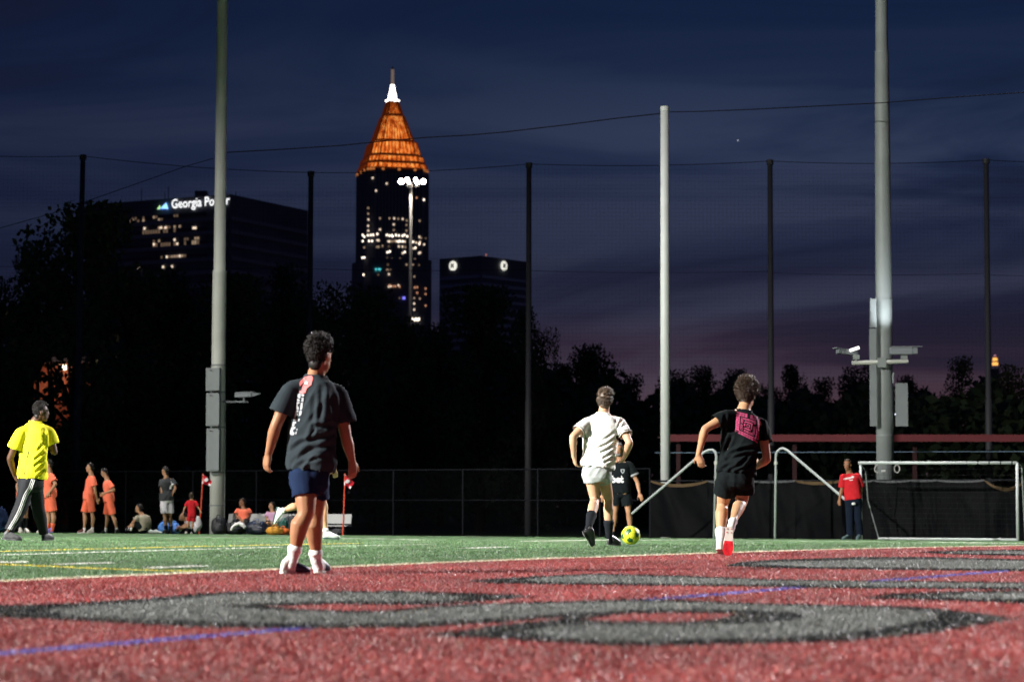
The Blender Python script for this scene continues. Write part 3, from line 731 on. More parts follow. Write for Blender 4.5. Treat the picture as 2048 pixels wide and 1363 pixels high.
# the mass of undergrowth and trees behind them, which reads as one dark wall
rng = np.random.default_rng(5)
sil = [(-80,640),(0,600),(60,560),(150,480),(260,570),(420,590),(560,580),(700,620),(820,680),(880,690),(960,640),(1060,700),(1100,750),(1190,740),(1280,772),(1400,762),(1500,765),(1560,788),(1650,778),(1760,765),(1870,790),(1930,755),(2048,765),(2130,765)]
sx = np.array([s[0] for s in sil]); sy = np.array([s[1] for s in sil])
n_ = 46000
px = rng.uniform(-80, 2130, n_); d = rng.uniform(118, 165, n_); f = rng.random(n_) ** .8
hole = (px > 60) & (px < 186); d = np.where(hole, rng.uniform(134, 165, n_), d)
ytop = np.interp(px, sx, sy) + 18 * np.sin(px * .05) + rng.normal(0, 6, n_)
zt = (1015 - ytop) / FPX * d
x = (px - 1024) / FPX * d; y = d; z = -.4 + f * (zt + .4)
u = rng.normal(0, 1, (n_, 3)); u /= np.linalg.norm(u, axis=1)[:, None]; v = np.cross(u, rng.normal(0, 1, (n_, 3))); v /= np.linalg.norm(v, axis=1)[:, None]
l_ = rng.uniform(.18, .42, n_)[:, None]; p = np.stack([x, y, z], 1)
V_ = np.stack([p - u * l_, p + v * l_ * .6, p + u * l_, p - v * l_ * .6], 1).reshape(-1, 3)
me = bpy.data.meshes.new('wood'); me.from_pydata(V_.tolist(), [], (np.arange(n_ * 4).reshape(-1, 4)).tolist()); me.materials.append(M_leaf[2])
o = bpy.data.objects.new('wood', me); COL.objects.link(o); o['kind'] = 'stuff'; tag(o, 'dark mass of woodland foliage behind the separate trees', 'woodland')
# loose twigs in front of the brick house
mb = MB(); rl = random.Random(2)
for k in range(420):
    q = P(rl.uniform(60, 190), rl.uniform(690, 900), rl.uniform(118, 125)); uu = Vector((rl.gauss(0, 1), rl.gauss(0, .5), rl.gauss(0, 1))).normalized() * rl.uniform(.10, .26); vv = uu.orthogonal() * .6
    mb.add([q - uu, q + vv, q + uu, q - vv], [(0, 1, 2, 3)])
for px in (75, 98, 104, 140, 150):
    mb.tube([P(px, 1030, 121), P(px + 4, 860, 121), P(px - 3, 700, 121)], [.16, .12, .06], 6)
o = mb.build('sapling_thicket', M_leaf[0]); o['kind'] = 'stuff'; tag(o, 'thin leafy saplings standing before the brick house', 'saplings')

# ---- distant light mast with lit lamps in front of the skyscraper
DM = 260.0
lm = thing('light_mast', 'distant sports light mast with lit lamps before the skyscraper', 'light mast', (*P(822, 1015, DM)[:2], -.4))
q = P(822, 366, DM); M_mast = mat('mast_metal', (.42, .40, .38), .45, .4, metal=.3)
mb = MB(); mb.tube([(q.x, q.y, -.4), (q.x, q.y, q.z)], [.22, .16], 10); mb.build('pole', M_mast, lm)
mb = MB(); a = P(797, 364, DM); b = P(850, 366, DM); mb.tube([a, b], .06, 6)
a2_ = P(812, 372, DM); b2_ = P(838, 373, DM); mb.tube([a2_, b2_], .05, 6); mb.build('crossarm', M_mast, lm)
M_lamp = glow('flood_lamp_lit', (1, .93, .80), 30)
for (zx, zy, r_) in ((510, 515, .30), (780, 440, .24), (850, 560, .16), (1160, 430, .20), (1235, 570, .22), (1505, 520, .28)):
    c = P(780 + zx / 22.7, 340 + zy / 22.7, DM - .3); mb = MB(); mb.tube([c + Vector((0, .35, .05)), c + Vector((0, .1, 0))], [r_ * .5, r_ * 1.05], 12)
    h_ = mb.build('lamp_housing', M_mast, lm); mb = MB(); mb.disc(c + Vector((0, .08, 0)), Vector((1, 0, 0)), Vector((0, 0, 1)), r_, 16, .05); mb.build('lamp_face', M_lamp, h_)
for k, (dx, e_) in enumerate(((-.9, 700), (.9, 700))):
    l = bpy.data.lights.new('mast_lamp', 'SPOT'); l.energy = 2600; l.spot_size = R(70); l.color = (1, .93, .8); l.shadow_soft_size = .2
    o = bpy.data.objects.new('mast_lamp', l); COL.objects.link(o); o.location = (q.x + dx, q.y - 1.6, q.z + .2); o.rotation_euler = (Vector((q.x, q.y, q.z - 7)) - o.location).to_track_quat('-Z', 'Y').to_euler()
# ================================================================== POLES, NETS, FENCES, GOAL
M_galv = mat('galvanised_pole', (.50, .52, .48), .55, .4, 1.2, .12)
M_galv2 = mat('weathered_pole', (.21, .235, .235), .55, .4, 1.2, .15)
M_whitep = mat('white_painted_pole', (.62, .66, .64), .5, .4, 2, .08)
M_netpole = mat('black_net_pole', (.035, .036, .042), .6, .3)
M_rope = mat('black_rope', (.005, .005, .006), .9, .05)
M_box = mat('grey_cabinet', (.20, .225, .235), .5, .35, 4, .06)
M_alu = mat('aluminium', (.38, .39, .385), .45, .4)

# ---- five black net poles with the ball net between them
DN = 80.0
npx = [(166, 312), (622, 345), (1058, 328), (1540, 322), (1972, 320)]
tops = []
words = ['leftmost', 'second from the left of the', 'middle', 'fourth from the left of the', 'rightmost']
labs = ['leftmost black net pole, left of the office block', 'black net pole just right of the office block', 'black net pole at the right edge of the slab block', 'black net pole between the white pole and the camera pole', 'black net pole near the right picture edge']
for (px, py), lab in zip(npx, labs):
    t = P(px, py, DN); b = P(px, 1015, DN); g = gz(b.x, b.y)
    bx, by = t.x, t.y
    if px < 200: bx = P(150, 1015, DN).x
    o = thing('net_pole', lab, 'pole', (bx, by, g), 'black net poles')
    mid = Vector((bx + (t.x - bx) * .35, by, g + (t.z - g) * .36))
    mb = MB(); mb.tube([(bx, by, g), mid, mid + Vector((0, 0, .02)), t], [.125, .118, .10, .085], 14); mb.build('shaft', M_netpole, o, True)
    mb = MB(); mb.tube([t + Vector((0, 0, -.12)), t + Vector((0, 0, .04))], .115, 12); mb.build('cap', M_netpole, o)
    tops.append(t)
ends = [P(-220, 300, DN)] + tops + [P(2420, 322, DN)]
for i in range(len(ends) - 1):
    a, b = ends[i], ends[i + 1]
    mb = MB(); nh = int((b - a).length / .13)
    def sag(t, k): return -.10 * 4 * t * (1 - t) * k
    for j in range(nh + 1):       # vertical strands
        t = j / nh; tp = a.lerp(b, t) + Vector((0, 0, sag(t, 1))); w = .0013
        mb.add([tp + Vector((-w, 0, 0)), tp + Vector((w, 0, 0)), Vector((tp.x + w, tp.y, .9)), Vector((tp.x - w, tp.y, .9))], [(0, 1, 2, 3)])
    z = .95; w = .0013
    zt = min(a.z, b.z) - .12
    while z < zt:
        mb.add([Vector((a.x, a.y, z - w)), Vector((b.x, b.y, z - w)), Vector((b.x, b.y, z + w)), Vector((a.x, a.y, z + w))], [(0, 1, 2, 3)]); z += .13
    nl_ = ['beyond the left picture edge', 'across the office block', 'across the skyscraper', 'right of the slab block', 'left of the camera pole', 'beyond the right picture edge'][i]
    o = mb.build('ball_net', M_rope); tag(o, 'fine black ball net hung between poles, bay ' + nl_, 'net', 'ball net bays')
    pts = [a.lerp(b, t / 12) + Vector((0, 0, sag(t / 12, 1))) for t in range(13)]; mb = MB(); mb.tube(pts, .011, 5); mb.build('head_rope', M_rope, o)
    zm = P(1400, 548, DN).z; mb = MB(); mb.tube([Vector((p.x, p.y, zm + .25 * (1 - i / 5) + sag(t / 12, .6))) for t, p in enumerate(pts)], .007, 5); mb.build('middle_rope', M_rope, o)

# ---- left light pole with cabinets
E_P = 57.0
lp = onE(434, E_P); lp.z = gz(lp.x, lp.y); dl = lp.y
lpo = thing('light_pole', 'pale grey light pole with three cabinets, left of centre', 'light pole', lp)
def pz(px, py, d): return P(px, py, d).z
r_ = lambda w: w / 2 / FPX * dl
mb = MB()
zt = pz(444, -60, dl)
zs = [lp.z, pz(434, 905, dl), pz(436, 545, dl), pz(436, 543, dl), pz(437, 539, dl), pz(444, 0, dl), 24.0]
rs = [r_(29), r_(29), r_(27.5), r_(27.5), r_(23.5), r_(22), r_(18)]
mb.tube([(lp.x, lp.y, z) for z in zs], rs, 20); mb.build('shaft', M_galv, lpo, True)
for y0, y1, w in ((735, 782, 27), (785, 852, 26), (856, 942, 25)):
    a = P(427, (y0 + y1) / 2, dl - .34); h = (y1 - y0 - 1.5) / FPX * dl; ww = w / FPX * dl
    mb = MB(); mb.box(a, (ww, .20, h), Matrix.Rotation(R(-14), 3, 'Z')); c = mb.build('cabinet', M_box, lpo)
    mb = MB(); mb.box(a + Vector((.02, -.12, 0)), (ww * .9, .02, h * .94), Matrix.Rotation(R(-14), 3, 'Z')); mb.build('cabinet_door', M_box, c)
    mb = MB(); mb.box(P(421, y0 + 5, dl - .50), (.05, .02, .03)); mb.build('badge', mat('badge_dark', (.08, .05, .06), .5), c)
for py in (730, 783.5, 854, 944, 1010):
    z = pz(434, py, dl); mb = MB(); mb.tube([(lp.x, lp.y, z - .02), (lp.x, lp.y, z + .02)], r_(30), 20); mb.build('steel_band', M_galv2, lpo)
mb = MB(); mb.tube([(lp.x + r_(31), lp.y - .05, lp.z), (lp.x + r_(31), lp.y - .05, pz(434, 806, dl))], .014, 6); mb.build('cable_conduit', M_galv2, lpo)
mb = MB(); mb.box(P(431, 946, dl - .2), (.22, .12, .10)); mb.build('conduit_box', M_galv2, lpo)
def bullet_camera(parent, c, dr, ln, wd, ht, m, name='camera_housing'):
    dr = Vector(dr).normalized(); s = dr.cross(Vector((0, 0, 1))).normalized(); u = s.cross(dr)
    rings = []
    for t, k in ((-.5, .82), (-.47, 1), (.3, 1), (.34, .86), (.5, .86)):
        cc = Vector(c) + dr * (t * ln)
        rings.append([cc + s * (sx * wd / 2 * k) + u * (sz * ht / 2 * k) for sx, sz in ((-1, -.8), (-.8, -1), (.8, -1), (1, -.8), (1, .8), (.8, 1), (-.8, 1), (-1, .8))])
    mb = MB(); mb.loft(rings); hsg = mb.build(name, m, parent)
    mb = MB(); mb.box(Vector(c) + dr * (.12 * ln) + u * (ht * .56), (ln * 1.1, wd * 1.1, .02), Matrix((dr, s, u)).transposed()); mb.build('sun_visor', m, hsg)
    return hsg
M_camg = mat('camera_grey', (.17, .19, .21), .5, .4)
a = P(448, 803, dl); b = P(494, 803, dl - .25)
mb = MB(); mb.box((a + b) / 2, ((b - a).length, .06, .05)); mb.build('bracket', M_camg, lpo)
c = P(487, 789.5, dl - .25); bullet_camera(lpo, c, (1, -.25, .02), .48, .14, .13, M_camg)
mb = MB(); mb.tube([P(488, 803, dl - .25), P(488, 795, dl - .25)], .03, 8); mb.build('camera_stem', M_camg, lpo)
c = P(513, 789, dl - .3); mb = MB(); mb.add([c + Vector((-.13, -.06, -.06)), c + Vector((.14, -.06, .04)), c + Vector((-.13, -.06, .06)), c + Vector((-.13, .06, -.06)), c + Vector((.14, .06, .04)), c + Vector((-.13, .06, .06))], [(0, 1, 2), (3, 5, 4), (0, 3, 4, 1), (1, 4, 5, 2), (2, 5, 3, 0)]); mb.build('camera_hood', M_camg, lpo)

# ---- white net pole with the long rope
wp = onE(1331, 59.0); wp.z = gz(wp.x, wp.y); dw = wp.y
wpo = thing('white_pole', 'white painted pole with a capped top and rope, right of centre', 'pole', wp)
mb = MB(); rr = lambda w: w / 2 / FPX * dw
mb.tube([wp, (wp.x, wp.y, pz(1330, 222, dw))], [rr(20), rr(17.5)], 20); mb.build('shaft', M_whitep, wpo, True)
mb = MB(); mb.tube([(wp.x, wp.y, pz(1330, 222, dw)), (wp.x, wp.y, pz(1330, 213, dw))], [rr(18.5), rr(18)], 20); mb.build('cap', M_whitep, wpo)
T1 = Vector((wp.x, wp.y, pz(1330, 226, dw)))
def rope(name, lab, pts, r=.012):
    mb = MB(); mb.tube(pts, r, 6); return tag(mb.build(name, M_rope), lab, 'rope')
lt = Vector((lp.x, lp.y, pz(436, 312, dl)))
def between(a, b, rows):
    out_ = []
    for (px, py) in rows:
        t = (px - rows[0][0]) / (rows[-1][0] - rows[0][0]); out_.append(P(px, py, a.y + (b.y - a.y) * t))
    return out_
rope('rope', 'thin rope strung from the white pole leftwards to the grey light pole', between(T1, lt, [(1322, 227), (1230, 237), (1130, 250), (1010, 264), (940, 270), (850, 275), (760, 283), (680, 291), (560, 299), (450, 305)]), .014)
rope('rope', 'thin rope strung from the white pole rightwards past the camera pole', between(T1, onE(2100, 56), [(1340, 224), (1400, 223), (1500, 219), (1620, 213), (1760, 206), (1900, 195), (2060, 184)]), .012)
rope('rope', 'thin rope sloping from the grey light pole down to the left edge', between(lt, P(-60, 470, 74), [(426, 317), (370, 333), (300, 358), (180, 400), (110, 425), (0, 456), (-60, 470)]), .010)

# ---- thick camera pole at right
cp = onE(1771, 59.5); cp.z = gz(cp.x, cp.y); dc = cp.y
cpo = thing('camera_pole', 'thick grey light pole carrying cameras and cabinets at right', 'light pole', cp)
rc = lambda w: w / 2 / FPX * dc
mb = MB()
mb.tube([(cp.x, cp.y, z) for z in (cp.z, pz(1771, 760, dc), pz(1769, 320, dc), pz(1767, 105, dc), pz(1767, 102, dc), pz(1766, 0, dc), 25)], [rc(36), rc(34), rc(31), rc(28), rc(25.5), rc(24.5), rc(19)], 24)
mb.build('shaft', M_galv2, cpo, True)
mb = MB(); mb.tube([(cp.x, cp.y, pz(1767, 107, dc)), (cp.x, cp.y, pz(1767, 103, dc))], rc(28.8), 24); mb.build('joint_collar', M_galv2, cpo)
for py in (330, 480, 600, 745, 870):
    z = pz(1769, py, dc); mb = MB(); mb.tube([(cp.x, cp.y, z - .015), (cp.x, cp.y, z + .015)], rc(35.2 if py > 500 else 32.6), 24); mb.build('steel_band', M_galv2, cpo)
for y0, y1, m in ((597, 655, M_box), (657, 852, M_box)):
    a = P(1746, (y0 + y1) / 2, dc - .28); mb = MB(); mb.box(a, (12 / FPX * dc, .16, (y1 - y0) / FPX * dc - .01)); mb.build('cable_duct', m, cpo)
a = P(1803, 809, dc - .2); mb = MB(); mb.box(a, (23 / FPX * dc, .20, 86 / FPX * dc)); cb = mb.build('cabinet', M_box, cpo)
mb = MB(); mb.box(P(1790.5, 828, dc - .32), (.03, .02, .03)); mb.build('status_light', glow('status_white', (.8, .85, 1), 1.5), cb)
mb = MB(); mb.tube([P(1787, 765, dc - .3), P(1786, 752, dc - .3), P(1788, 744, dc - .3)], .025, 8); mb.build('conduit', M_box, cpo)
a = P(1704, 725.5, dc - .35); b = P(1816, 722, dc - .35); mb = MB(); mb.tube([a, b], .055, 8); mb.build('crossarm', M_galv, cpo)
mb = MB(); mb.box(P(1763, 725, dc - .34), (.22, .14, .24)); mb.build('clamp', M_galv2, cpo)
for px in (1712, 1808):
    mb = MB(); mb.tube([P(px, 724, dc - .35), P(px, 710, dc - .35)], .035, 8); mb.box(P(px, 714, dc - .35), (.16, .12, .12)); mb.build('camera_mount', M_galv2, cpo)
bullet_camera(cpo, P(1694, 704.5, dc - .4), (-1, -.5, .10), .58, .16, .12, M_camg)
bullet_camera(cpo, P(1807, 701.5, dc - .4), (1, -.12, 0), .70, .2, .19, M_camg)
mb = MB(); mb.box(P(1709, 697.5, dc - .5), (.24, .10, .07), Matrix.Rotation(R(-18), 3, 'Y')); mb.build('work_light', glow('work_light_lit', (1, .97, .92), 2.2), cpo)
for px in (1754, 1793):
    mb = MB(); q = P(px, 937, dc); mb.tube([q + Vector((.07 * math.cos(t), -.08, .10 * math.sin(t))) for t in [k * math.pi / 4 for k in range(9)]], .018, 6); mb.build('step_ring', M_galv, cpo)
mb = MB(); mb.box(P(1767, 941, dc - rc(37)), (.10, .01, .05)); mb.build('number_tag', mat('tag_white', (.6, .62, .6), .5), cpo)
l = bpy.data.lights.new('pole_uplight', 'SPOT'); l.energy = 300; l.spot_size = R(58); l.spot_blend = .9; l.color = (.92, .97, 1); l.shadow_soft_size = .06
o = bpy.data.objects.new('pole_uplight', l); COL.objects.link(o); o.location = P(1786, 692, dc - 1.1)
o.rotation_euler = (Vector((cp.x, cp.y, pz(1767, 560, dc))) - o.location).to_track_quat('-Z', 'Y').to_euler()

def lamp_head(parent, x, y, z, ty):
    mb = MB(); mb.box((x, y, z - .3), (3.2, .12, .12)); mb.build('lamp_arm', M_galv2, parent)
    for k in range(4):
        c = Vector((x - 1.35 + .9 * k, y - .35, z)); mb = MB(); mb.tube([c + Vector((0, .3, .2)), c], [.16, .28], 12); h_ = mb.build('lamp_housing', M_galv2, parent)
        mb = MB(); mb.disc(c + Vector((0, -.005, -.005)), XA, Vector((0, .55, -.83)), .24, 16); mb.build('lamp_face', glow('pole_lamp_lit', (1, .96, .9), 12), h_)
XA = Vector((1, 0, 0))
lamp_head(lpo, lp.x, lp.y, 24.6, 0); lamp_head(cpo, cp.x, cp.y, 25.4, 0)
# ---- red-beamed shelter behind
DSH = 76.0
M_redst = mat('dark_red_steel', (.15, .028, .034), .6, .3, 1.5, .15)
bs = P(1700, 1015, DSH); sh = thing('shelter', 'long dark red steel shelter roof on posts behind the fence', 'shelter', (bs.x, bs.y, gz(bs.x, bs.y)))
a = P(1324, 881, DSH); b = P(2200, 870, DSH - 1); mb = MB()
dv = (b - a); mb.box((a + b) / 2, (dv.length, .14, 14 / FPX * DSH), Matrix.Rotation(math.atan2(dv.y, dv.x), 3, 'Z')); mb.build('fascia_beam', M_redst, sh)
mb = MB(); mb.box((a + b) / 2 + Vector((0, 1.7, .02)), (dv.length, 3.2, .06), Matrix.Rotation(math.atan2(dv.y, dv.x), 3, 'Z')); mb.build('roof', mat('shelter_roof', (.03, .012, .014), .6), sh)
for px in (1357, 1590, 1831, 2075):
    q = P(px, 1015, DSH); mb = MB(); mb.box((q.x, q.y + .1, (pz(px, 888, DSH) - .4) / 2), (.13, .13, pz(px, 888, DSH) + .4)); mb.build('post', mat('shelter_post_red', (.035, .010, .012), .6), sh)
# ---- chain-link fences
M_rail = mat('fence_rail', (.0035, .0045, .0070), .6, .10)
def chain_fence(name, lab, e, n_posts_px, py_a, py_b, zbot, hgt_fn, e2=None):
    pass
def fence_pts(px, e): q = onE(px, e); return Vector((q.x, q.y, gz(q.x, q.y)))
E_F = 60.0
fo = fence_pts(600, E_F); fe = thing('chain_link_fence', 'dark chain-link fence with top rail along the left far side', 'fence', fo)
fpx = [-60, 120, 252, 386, 513, 652, 787, 926, 1076, 1200, 1300]
ptop = []
for px in fpx:
    b = fence_pts(px, E_F); t = Vector((b.x, b.y, b.z + 1.85)); ptop.append(t)
    mb = MB(); mb.tube([b, t], .03, 8); mb.build('post', M_rail, fe)
mb = MB(); mb.tube(ptop, .022, 8); mb.build('top_rail', M_rail, fe)
mb = MB(); mb.tube([p - Vector((0, 0, .85)) for p in ptop], .014, 6); mb.build('middle_rail', M_rail, fe)
mb = MB(); a, b = ptop[0], ptop[-1]; ln = (b - a).length; dr = (b - a).normalized(); s_ = -1.8; w = .0022
while s_ < ln:
    for sg_ in (0, 1):
        s0, s1 = (s_, s_ + 1.8) if sg_ else (s_ + 1.8, s_)
        p0 = a + dr * s0; p1 = a + dr * s1; p0 = Vector((p0.x, p0.y, gz(p0.x, p0.y))); p1 = Vector((p1.x, p1.y, gz(p1.x, p1.y) + 1.83))
        if min(s0, s1) < 0 or max(s0, s1) > ln: continue
        mb.add([p0 - dr * w, p0 + dr * w, p1 + dr * w, p1 - dr * w], [(0, 1, 2, 3)])
    s_ += .12
mb.build('wire_mesh', M_rail, fe, kind='stuff')
# ---- windscreened fence at right: each screen panel is its own sheet with sagging hem
E_W = 57.6
M_vinyl = mat('black_vinyl', (.0016, .0020, .0028), .55, .04, 2.5, .3, .35, 7)
M_hem = mat('tan_hem', (.075, .046, .02), .8); M_hemw = mat('pale_hem', (.06, .064, .07), .7)
wpx = [1301, 1415, 1492, 1590, 1683, 1745, 1820, 1872, 1968, 2050, 2130]
sagv = [.09, .04, .02, .04, .03, .02, .0, .02, .20, .05]; hemk = ['t', 'w', 'w', 't', 'w', 'w', 'w', 'w', 't', 't']
fo = fence_pts(1700, E_W); we = thing('windscreen_fence', 'fence hung with black vinyl screens behind the goal at right', 'fence', fo)
HW = 1.44
tops_w = []
for px in wpx:
    b = fence_pts(px, E_W); t = b + Vector((0, 0, HW + .02)); tops_w.append(t)
    mb = MB(); mb.tube([b, t], .028, 8); mb.build('post', M_rail, we)
mb = MB(); mb.tube(tops_w, .02, 8); mb.build('top_rail', M_rail, we)
for i in range(len(wpx) - 1):
    a = fence_pts(wpx[i], E_W) + Vector((0, -.06, 0)); b = fence_pts(wpx[i + 1], E_W) + Vector((0, -.06, 0))
    nu, nv = 18, 12; vs = []; sg_ = sagv[i]
    for jv in range(nv + 1):
        for ju in range(nu + 1):
            t = ju / nu; k = jv / nv; p = a.lerp(b, t)
            zz = k * HW - sg_ * 4 * t * (1 - t) * k ** 3
            wv = .06 * noise.noise(Vector((t * 3 + i * 7, k * 1.5 + t * 2.5, i))) + .02 * math.sin(9 * t + 3 * k + i) * (1 - k * .5) + .02 * noise.noise(Vector((t * 9 + k * 6, k * 2, i + 9)))
            vs.append(p + Vector((0, -.02 + wv - .10 * (sg_ > .1) * 4 * t * (1 - t) * k, zz + .02)))
    fs = [(j * (nu + 1) + k, j * (nu + 1) + k + 1, (j + 1) * (nu + 1) + k + 1, (j + 1) * (nu + 1) + k) for j in range(nv) for k in range(nu)]
    pn = mk('screen_panel', vs, fs, M_vinyl, we, True)
    row = vs[nv * (nu + 1):]
    mb = MB(); hh = .05 if hemk[i] == 't' else .022
    for k in range(nu):
        f0 = math.sin(math.pi * k / nu) ** .5; f1 = math.sin(math.pi * (k + 1) / nu) ** .5
        p0, p1 = row[k], row[k + 1]; o_ = Vector((0, -.012, 0))
        mb.add([p0 + o_ - Vector((0, 0, .02 + hh * f0)), p1 + o_ - Vector((0, 0, .02 + hh * f1)), p1 + o_ + Vector((0, 0, .012)), p0 + o_ + Vector((0, 0, .012))], [(0, 1, 2, 3)])
    mb.build('hem', M_hem if hemk[i] == 't' else M_hemw, pn)
# blue-grey cable above the screens
a = P(1310, 905, 66); b = P(2120, 902, 62); mb = MB(); mb.tube([a, b], .012, 6); tag(mb.build('cable', mat('cable_blue', (.10, .16, .22), .4, .5)), 'thin bluish cable running level above the black screens', 'cable')

# ---- portable goal at right
def gp(px, py, e): return onE(px, e, py)
M_goal = mat('goal_white', (.38, .42, .42), .45, .4)
E_G = 55.2
g0 = fence_pts(1722, E_G); g1 = fence_pts(2035, E_G)
go = thing('goal', 'white framed small football goal in front of the black screens', 'goal', (g0 + g1) / 2)
H0 = gp(1722, 925, E_G).z; H1_ = gp(2035, 925, E_G).z
mb = MB(); mb.tube([g0, Vector((g0.x, g0.y, H0))], .034, 12); mb.build('post', M_goal, go, True)
mb = MB(); mb.tube([g1, Vector((g1.x, g1.y, H1_))], .036, 12); mb.build('post', M_goal, go, True)
mb = MB(); mb.tube([Vector((g0.x, g0.y, H0)) - Vector((.05, 0, 0)), Vector((g1.x, g1.y, H1_))], .036, 12); mb.build('crossbar', M_goal, go, True)
for k in range(14):
    t = (k + .6) / 14; c = Vector((g0.x, g0.y, H0)).lerp(Vector((g1.x, g1.y, H1_)), t); dv = (Vector((g1.x, g1.y, H1_)) - Vector((g0.x, g0.y, H0))).normalized()
    mb = MB(); mb.tube([c - dv * .012, c + dv * .012], .042, 10); mb.build('net_tie', M_rope, go)
ga = fence_pts(1757, E_G + 1.3); 
mb = MB(); mb.tube([ga + Vector((0, 0, .03)), g1 + Vector((0, .0, .03))], .032, 10); mb.build('ground_bar', M_goal, go)
mb = MB(); t_ = Vector((g1.x, g1.y, H1_)); mb.tube([t_, t_ + Vector((.30, .9, -.08)), t_ + Vector((.45, 1.3, -H1_ + gz(t_.x, t_.y) + .04))], .022, 8); mb.build('stay', M_galv2, go)
t_ = Vector((g0.x, g0.y, H0)); mb = MB(); mb.tube([t_, t_ + Vector((.25, .9, -.20)), t_ + Vector((.33, 1.1, -.9)), ga + Vector((0, 0, .03))], .016, 8); mb.build('stay', M_galv2, go)
mb = MB(); M_n = mat('goal_net_black', (.012, .013, .014), .8)
for k in range(30):
    t = k / 29; c = Vector((g0.x, g0.y, H0)).lerp(Vector((g1.x, g1.y, H1_)), t); bk = Vector((c.x + .4, c.y + 1.25, gz(c.x, c.y) + .04)); mb.tube([c, (c + bk) / 2 + Vector((.1, .25, -.1)), bk], .003, 3)
for k in range(1, 14):
    t = k / 14; f = lambda p, H: Vector((p.x, p.y, H)).lerp(Vector((p.x + .4, p.y + 1.25, p.z + .04)), t) + Vector((.2, .5, -.2)) * (t * (1 - t))
    mb.tube([f(g0, H0), f(g1, H1_)], .003, 3)
mb.build('net', M_n, go, kind='stuff')
# ---- two bent white pipe frames beside the goal
def pipe(lab, rows, e):
    pts = [gp(px, py, e) for px, py in rows]; g = pts[0].copy(); g.z = gz(g.x, g.y); pts[0] = g
    l2 = pts[-1].copy(); l2.z = gz(l2.x, l2.y); pts[-1] = l2
    o = thing('pipe_frame', lab, 'pipe frame', g, 'bent white pipe frames')
    mb = MB(); mb.tube(pts, .030, 12); mb.build('pipe', M_goal, o, True)
    mb = MB(); mb.tube([pts[1] - Vector((0, 0, .04)), pts[1] + Vector((0, 0, .04))], .044, 12); mb.build('coupling', M_galv, o)
pipe('bent white pipe frame sloping down to the left, left of the runner in black', [(1428, 1075), (1432, 925), (1433, 912), (1431, 904), (1425, 899), (1418, 899), (1411, 902), (1380, 927), (1330, 970), (1285, 1008), (1262, 1028), (1259, 1036), (1259, 1070)], 55.0)
pipe('bent white pipe frame sloping down to the right, right of the runner in black', [(1550, 1076), (1552, 925), (1552, 912), (1554, 903), (1560, 897), (1567, 896), (1575, 900), (1600, 922), (1650, 964), (1690, 998), (1699, 1006), (1701, 1014), (1701, 1076)], 55.0)

# ---- bench, corner flags, markers
E_B = 57.6
ba = fence_pts(457, E_B); bb = fence_pts(703, E_B)
bo = thing('bench', 'long aluminium team bench with backrest on the far touch line', 'bench', (ba + bb) / 2)
dv = (bb - ba); ang = math.atan2(dv.y, dv.x); rm = Matrix.Rotation(ang, 3, 'Z'); mid = (ba + bb) / 2; ln = dv.length
def brow(py): return onE(580, E_B, py).z
mb = MB(); mb.box(Vector((mid.x, mid.y + .1, (brow(1027) + brow(1046)) / 2)), (ln, .035, brow(1027) - brow(1046)), rm @ Matrix.Rotation(R(-8), 3, 'X')); mb.build('backrest', M_alu, bo)
mb = MB(); mb.box(Vector((mid.x, mid.y - .16, mid.z + .26)), (ln * .97, .30, .035), rm); mb.build('seat', M_alu, bo)
for t in (.06, .35, .65, .94):
    c = ba.lerp(bb, t); mb = MB(); mb.tube([c + Vector((0, -.25, 0)), c + Vector((0, -.25, .25))], .02, 6); mb.tube([c + Vector((0, .08, 0)), c + Vector((0, .11, .40))], .02, 6); mb.tube([c + Vector((0, -.28, .235)), c + Vector((0, .1, .235))], .018, 6); mb.build('leg', M_galv2, bo)
M_flagp = mat('flag_pole_orange', (.62, .07, .03), .5); M_flag = mat('flag_red', (.50, .02, .035), .8, .1, 20, .15); M_flagw = mat('flag_white', (.72, .72, .74), .8)
def corner_flag(lab, base, top, fl):
    b = onE(base[0], 55.6); b.z = gz(b.x, b.y); d = b.y
    o = thing('corner_flag', lab, 'flag', b, 'corner flags')
    t = P(top[0], top[1], d); mb = MB(); mb.tube([b, b.lerp(t, .5) + Vector((.008, 0, 0)), t], [.022, .02, .018], 8); mb.build('pole', M_flagp, o)
    tl, tr, br, bl = [P(p[0], p[1], d - .03) for p in fl]
    vs = []; nu, nv = 8, 6
    for j in range(nv + 1):
        for i in range(nu + 1):
            a = tl.lerp(tr, i / nu); c = bl.lerp(br, i / nu); q = a.lerp(c, j / nv); vs.append(q + Vector((0, .03 * math.sin(i * 1.1 + j * .5), 0)))
    fs = [(j * (nu + 1) + i, j * (nu + 1) + i + 1, (j + 1) * (nu + 1) + i + 1, (j + 1) * (nu + 1) + i) for j in range(nv) for i in range(nu)]
    mi = [1 if (k % nu == 0) or (k % nu >= 6 and k // nu > 3) else 0 for k in range(nu * nv)]
    f_o = mk('cloth', vs, fs, [M_flag, M_flagw], o, True, mi)
    c = tl.lerp(br, .50); mb = MB(); mb.disc(c + Vector((0, -.05, 0)), Vector((1, 0, 0)), Vector((.2, 0, 1)).normalized(), .055, 16, .004); mb.build('crest', M_flagw, f_o)
corner_flag('red corner flag held by the child, left of the light pole', (399, 1060), (406, 946), [(405, 947), (424, 962), (421, 971), (404, 966)])
corner_flag('red corner flag standing alone right of the man in the dark shirt', (686, 1063), (690, 946), [(689, 947), (708, 964), (701, 977), (688, 969)])
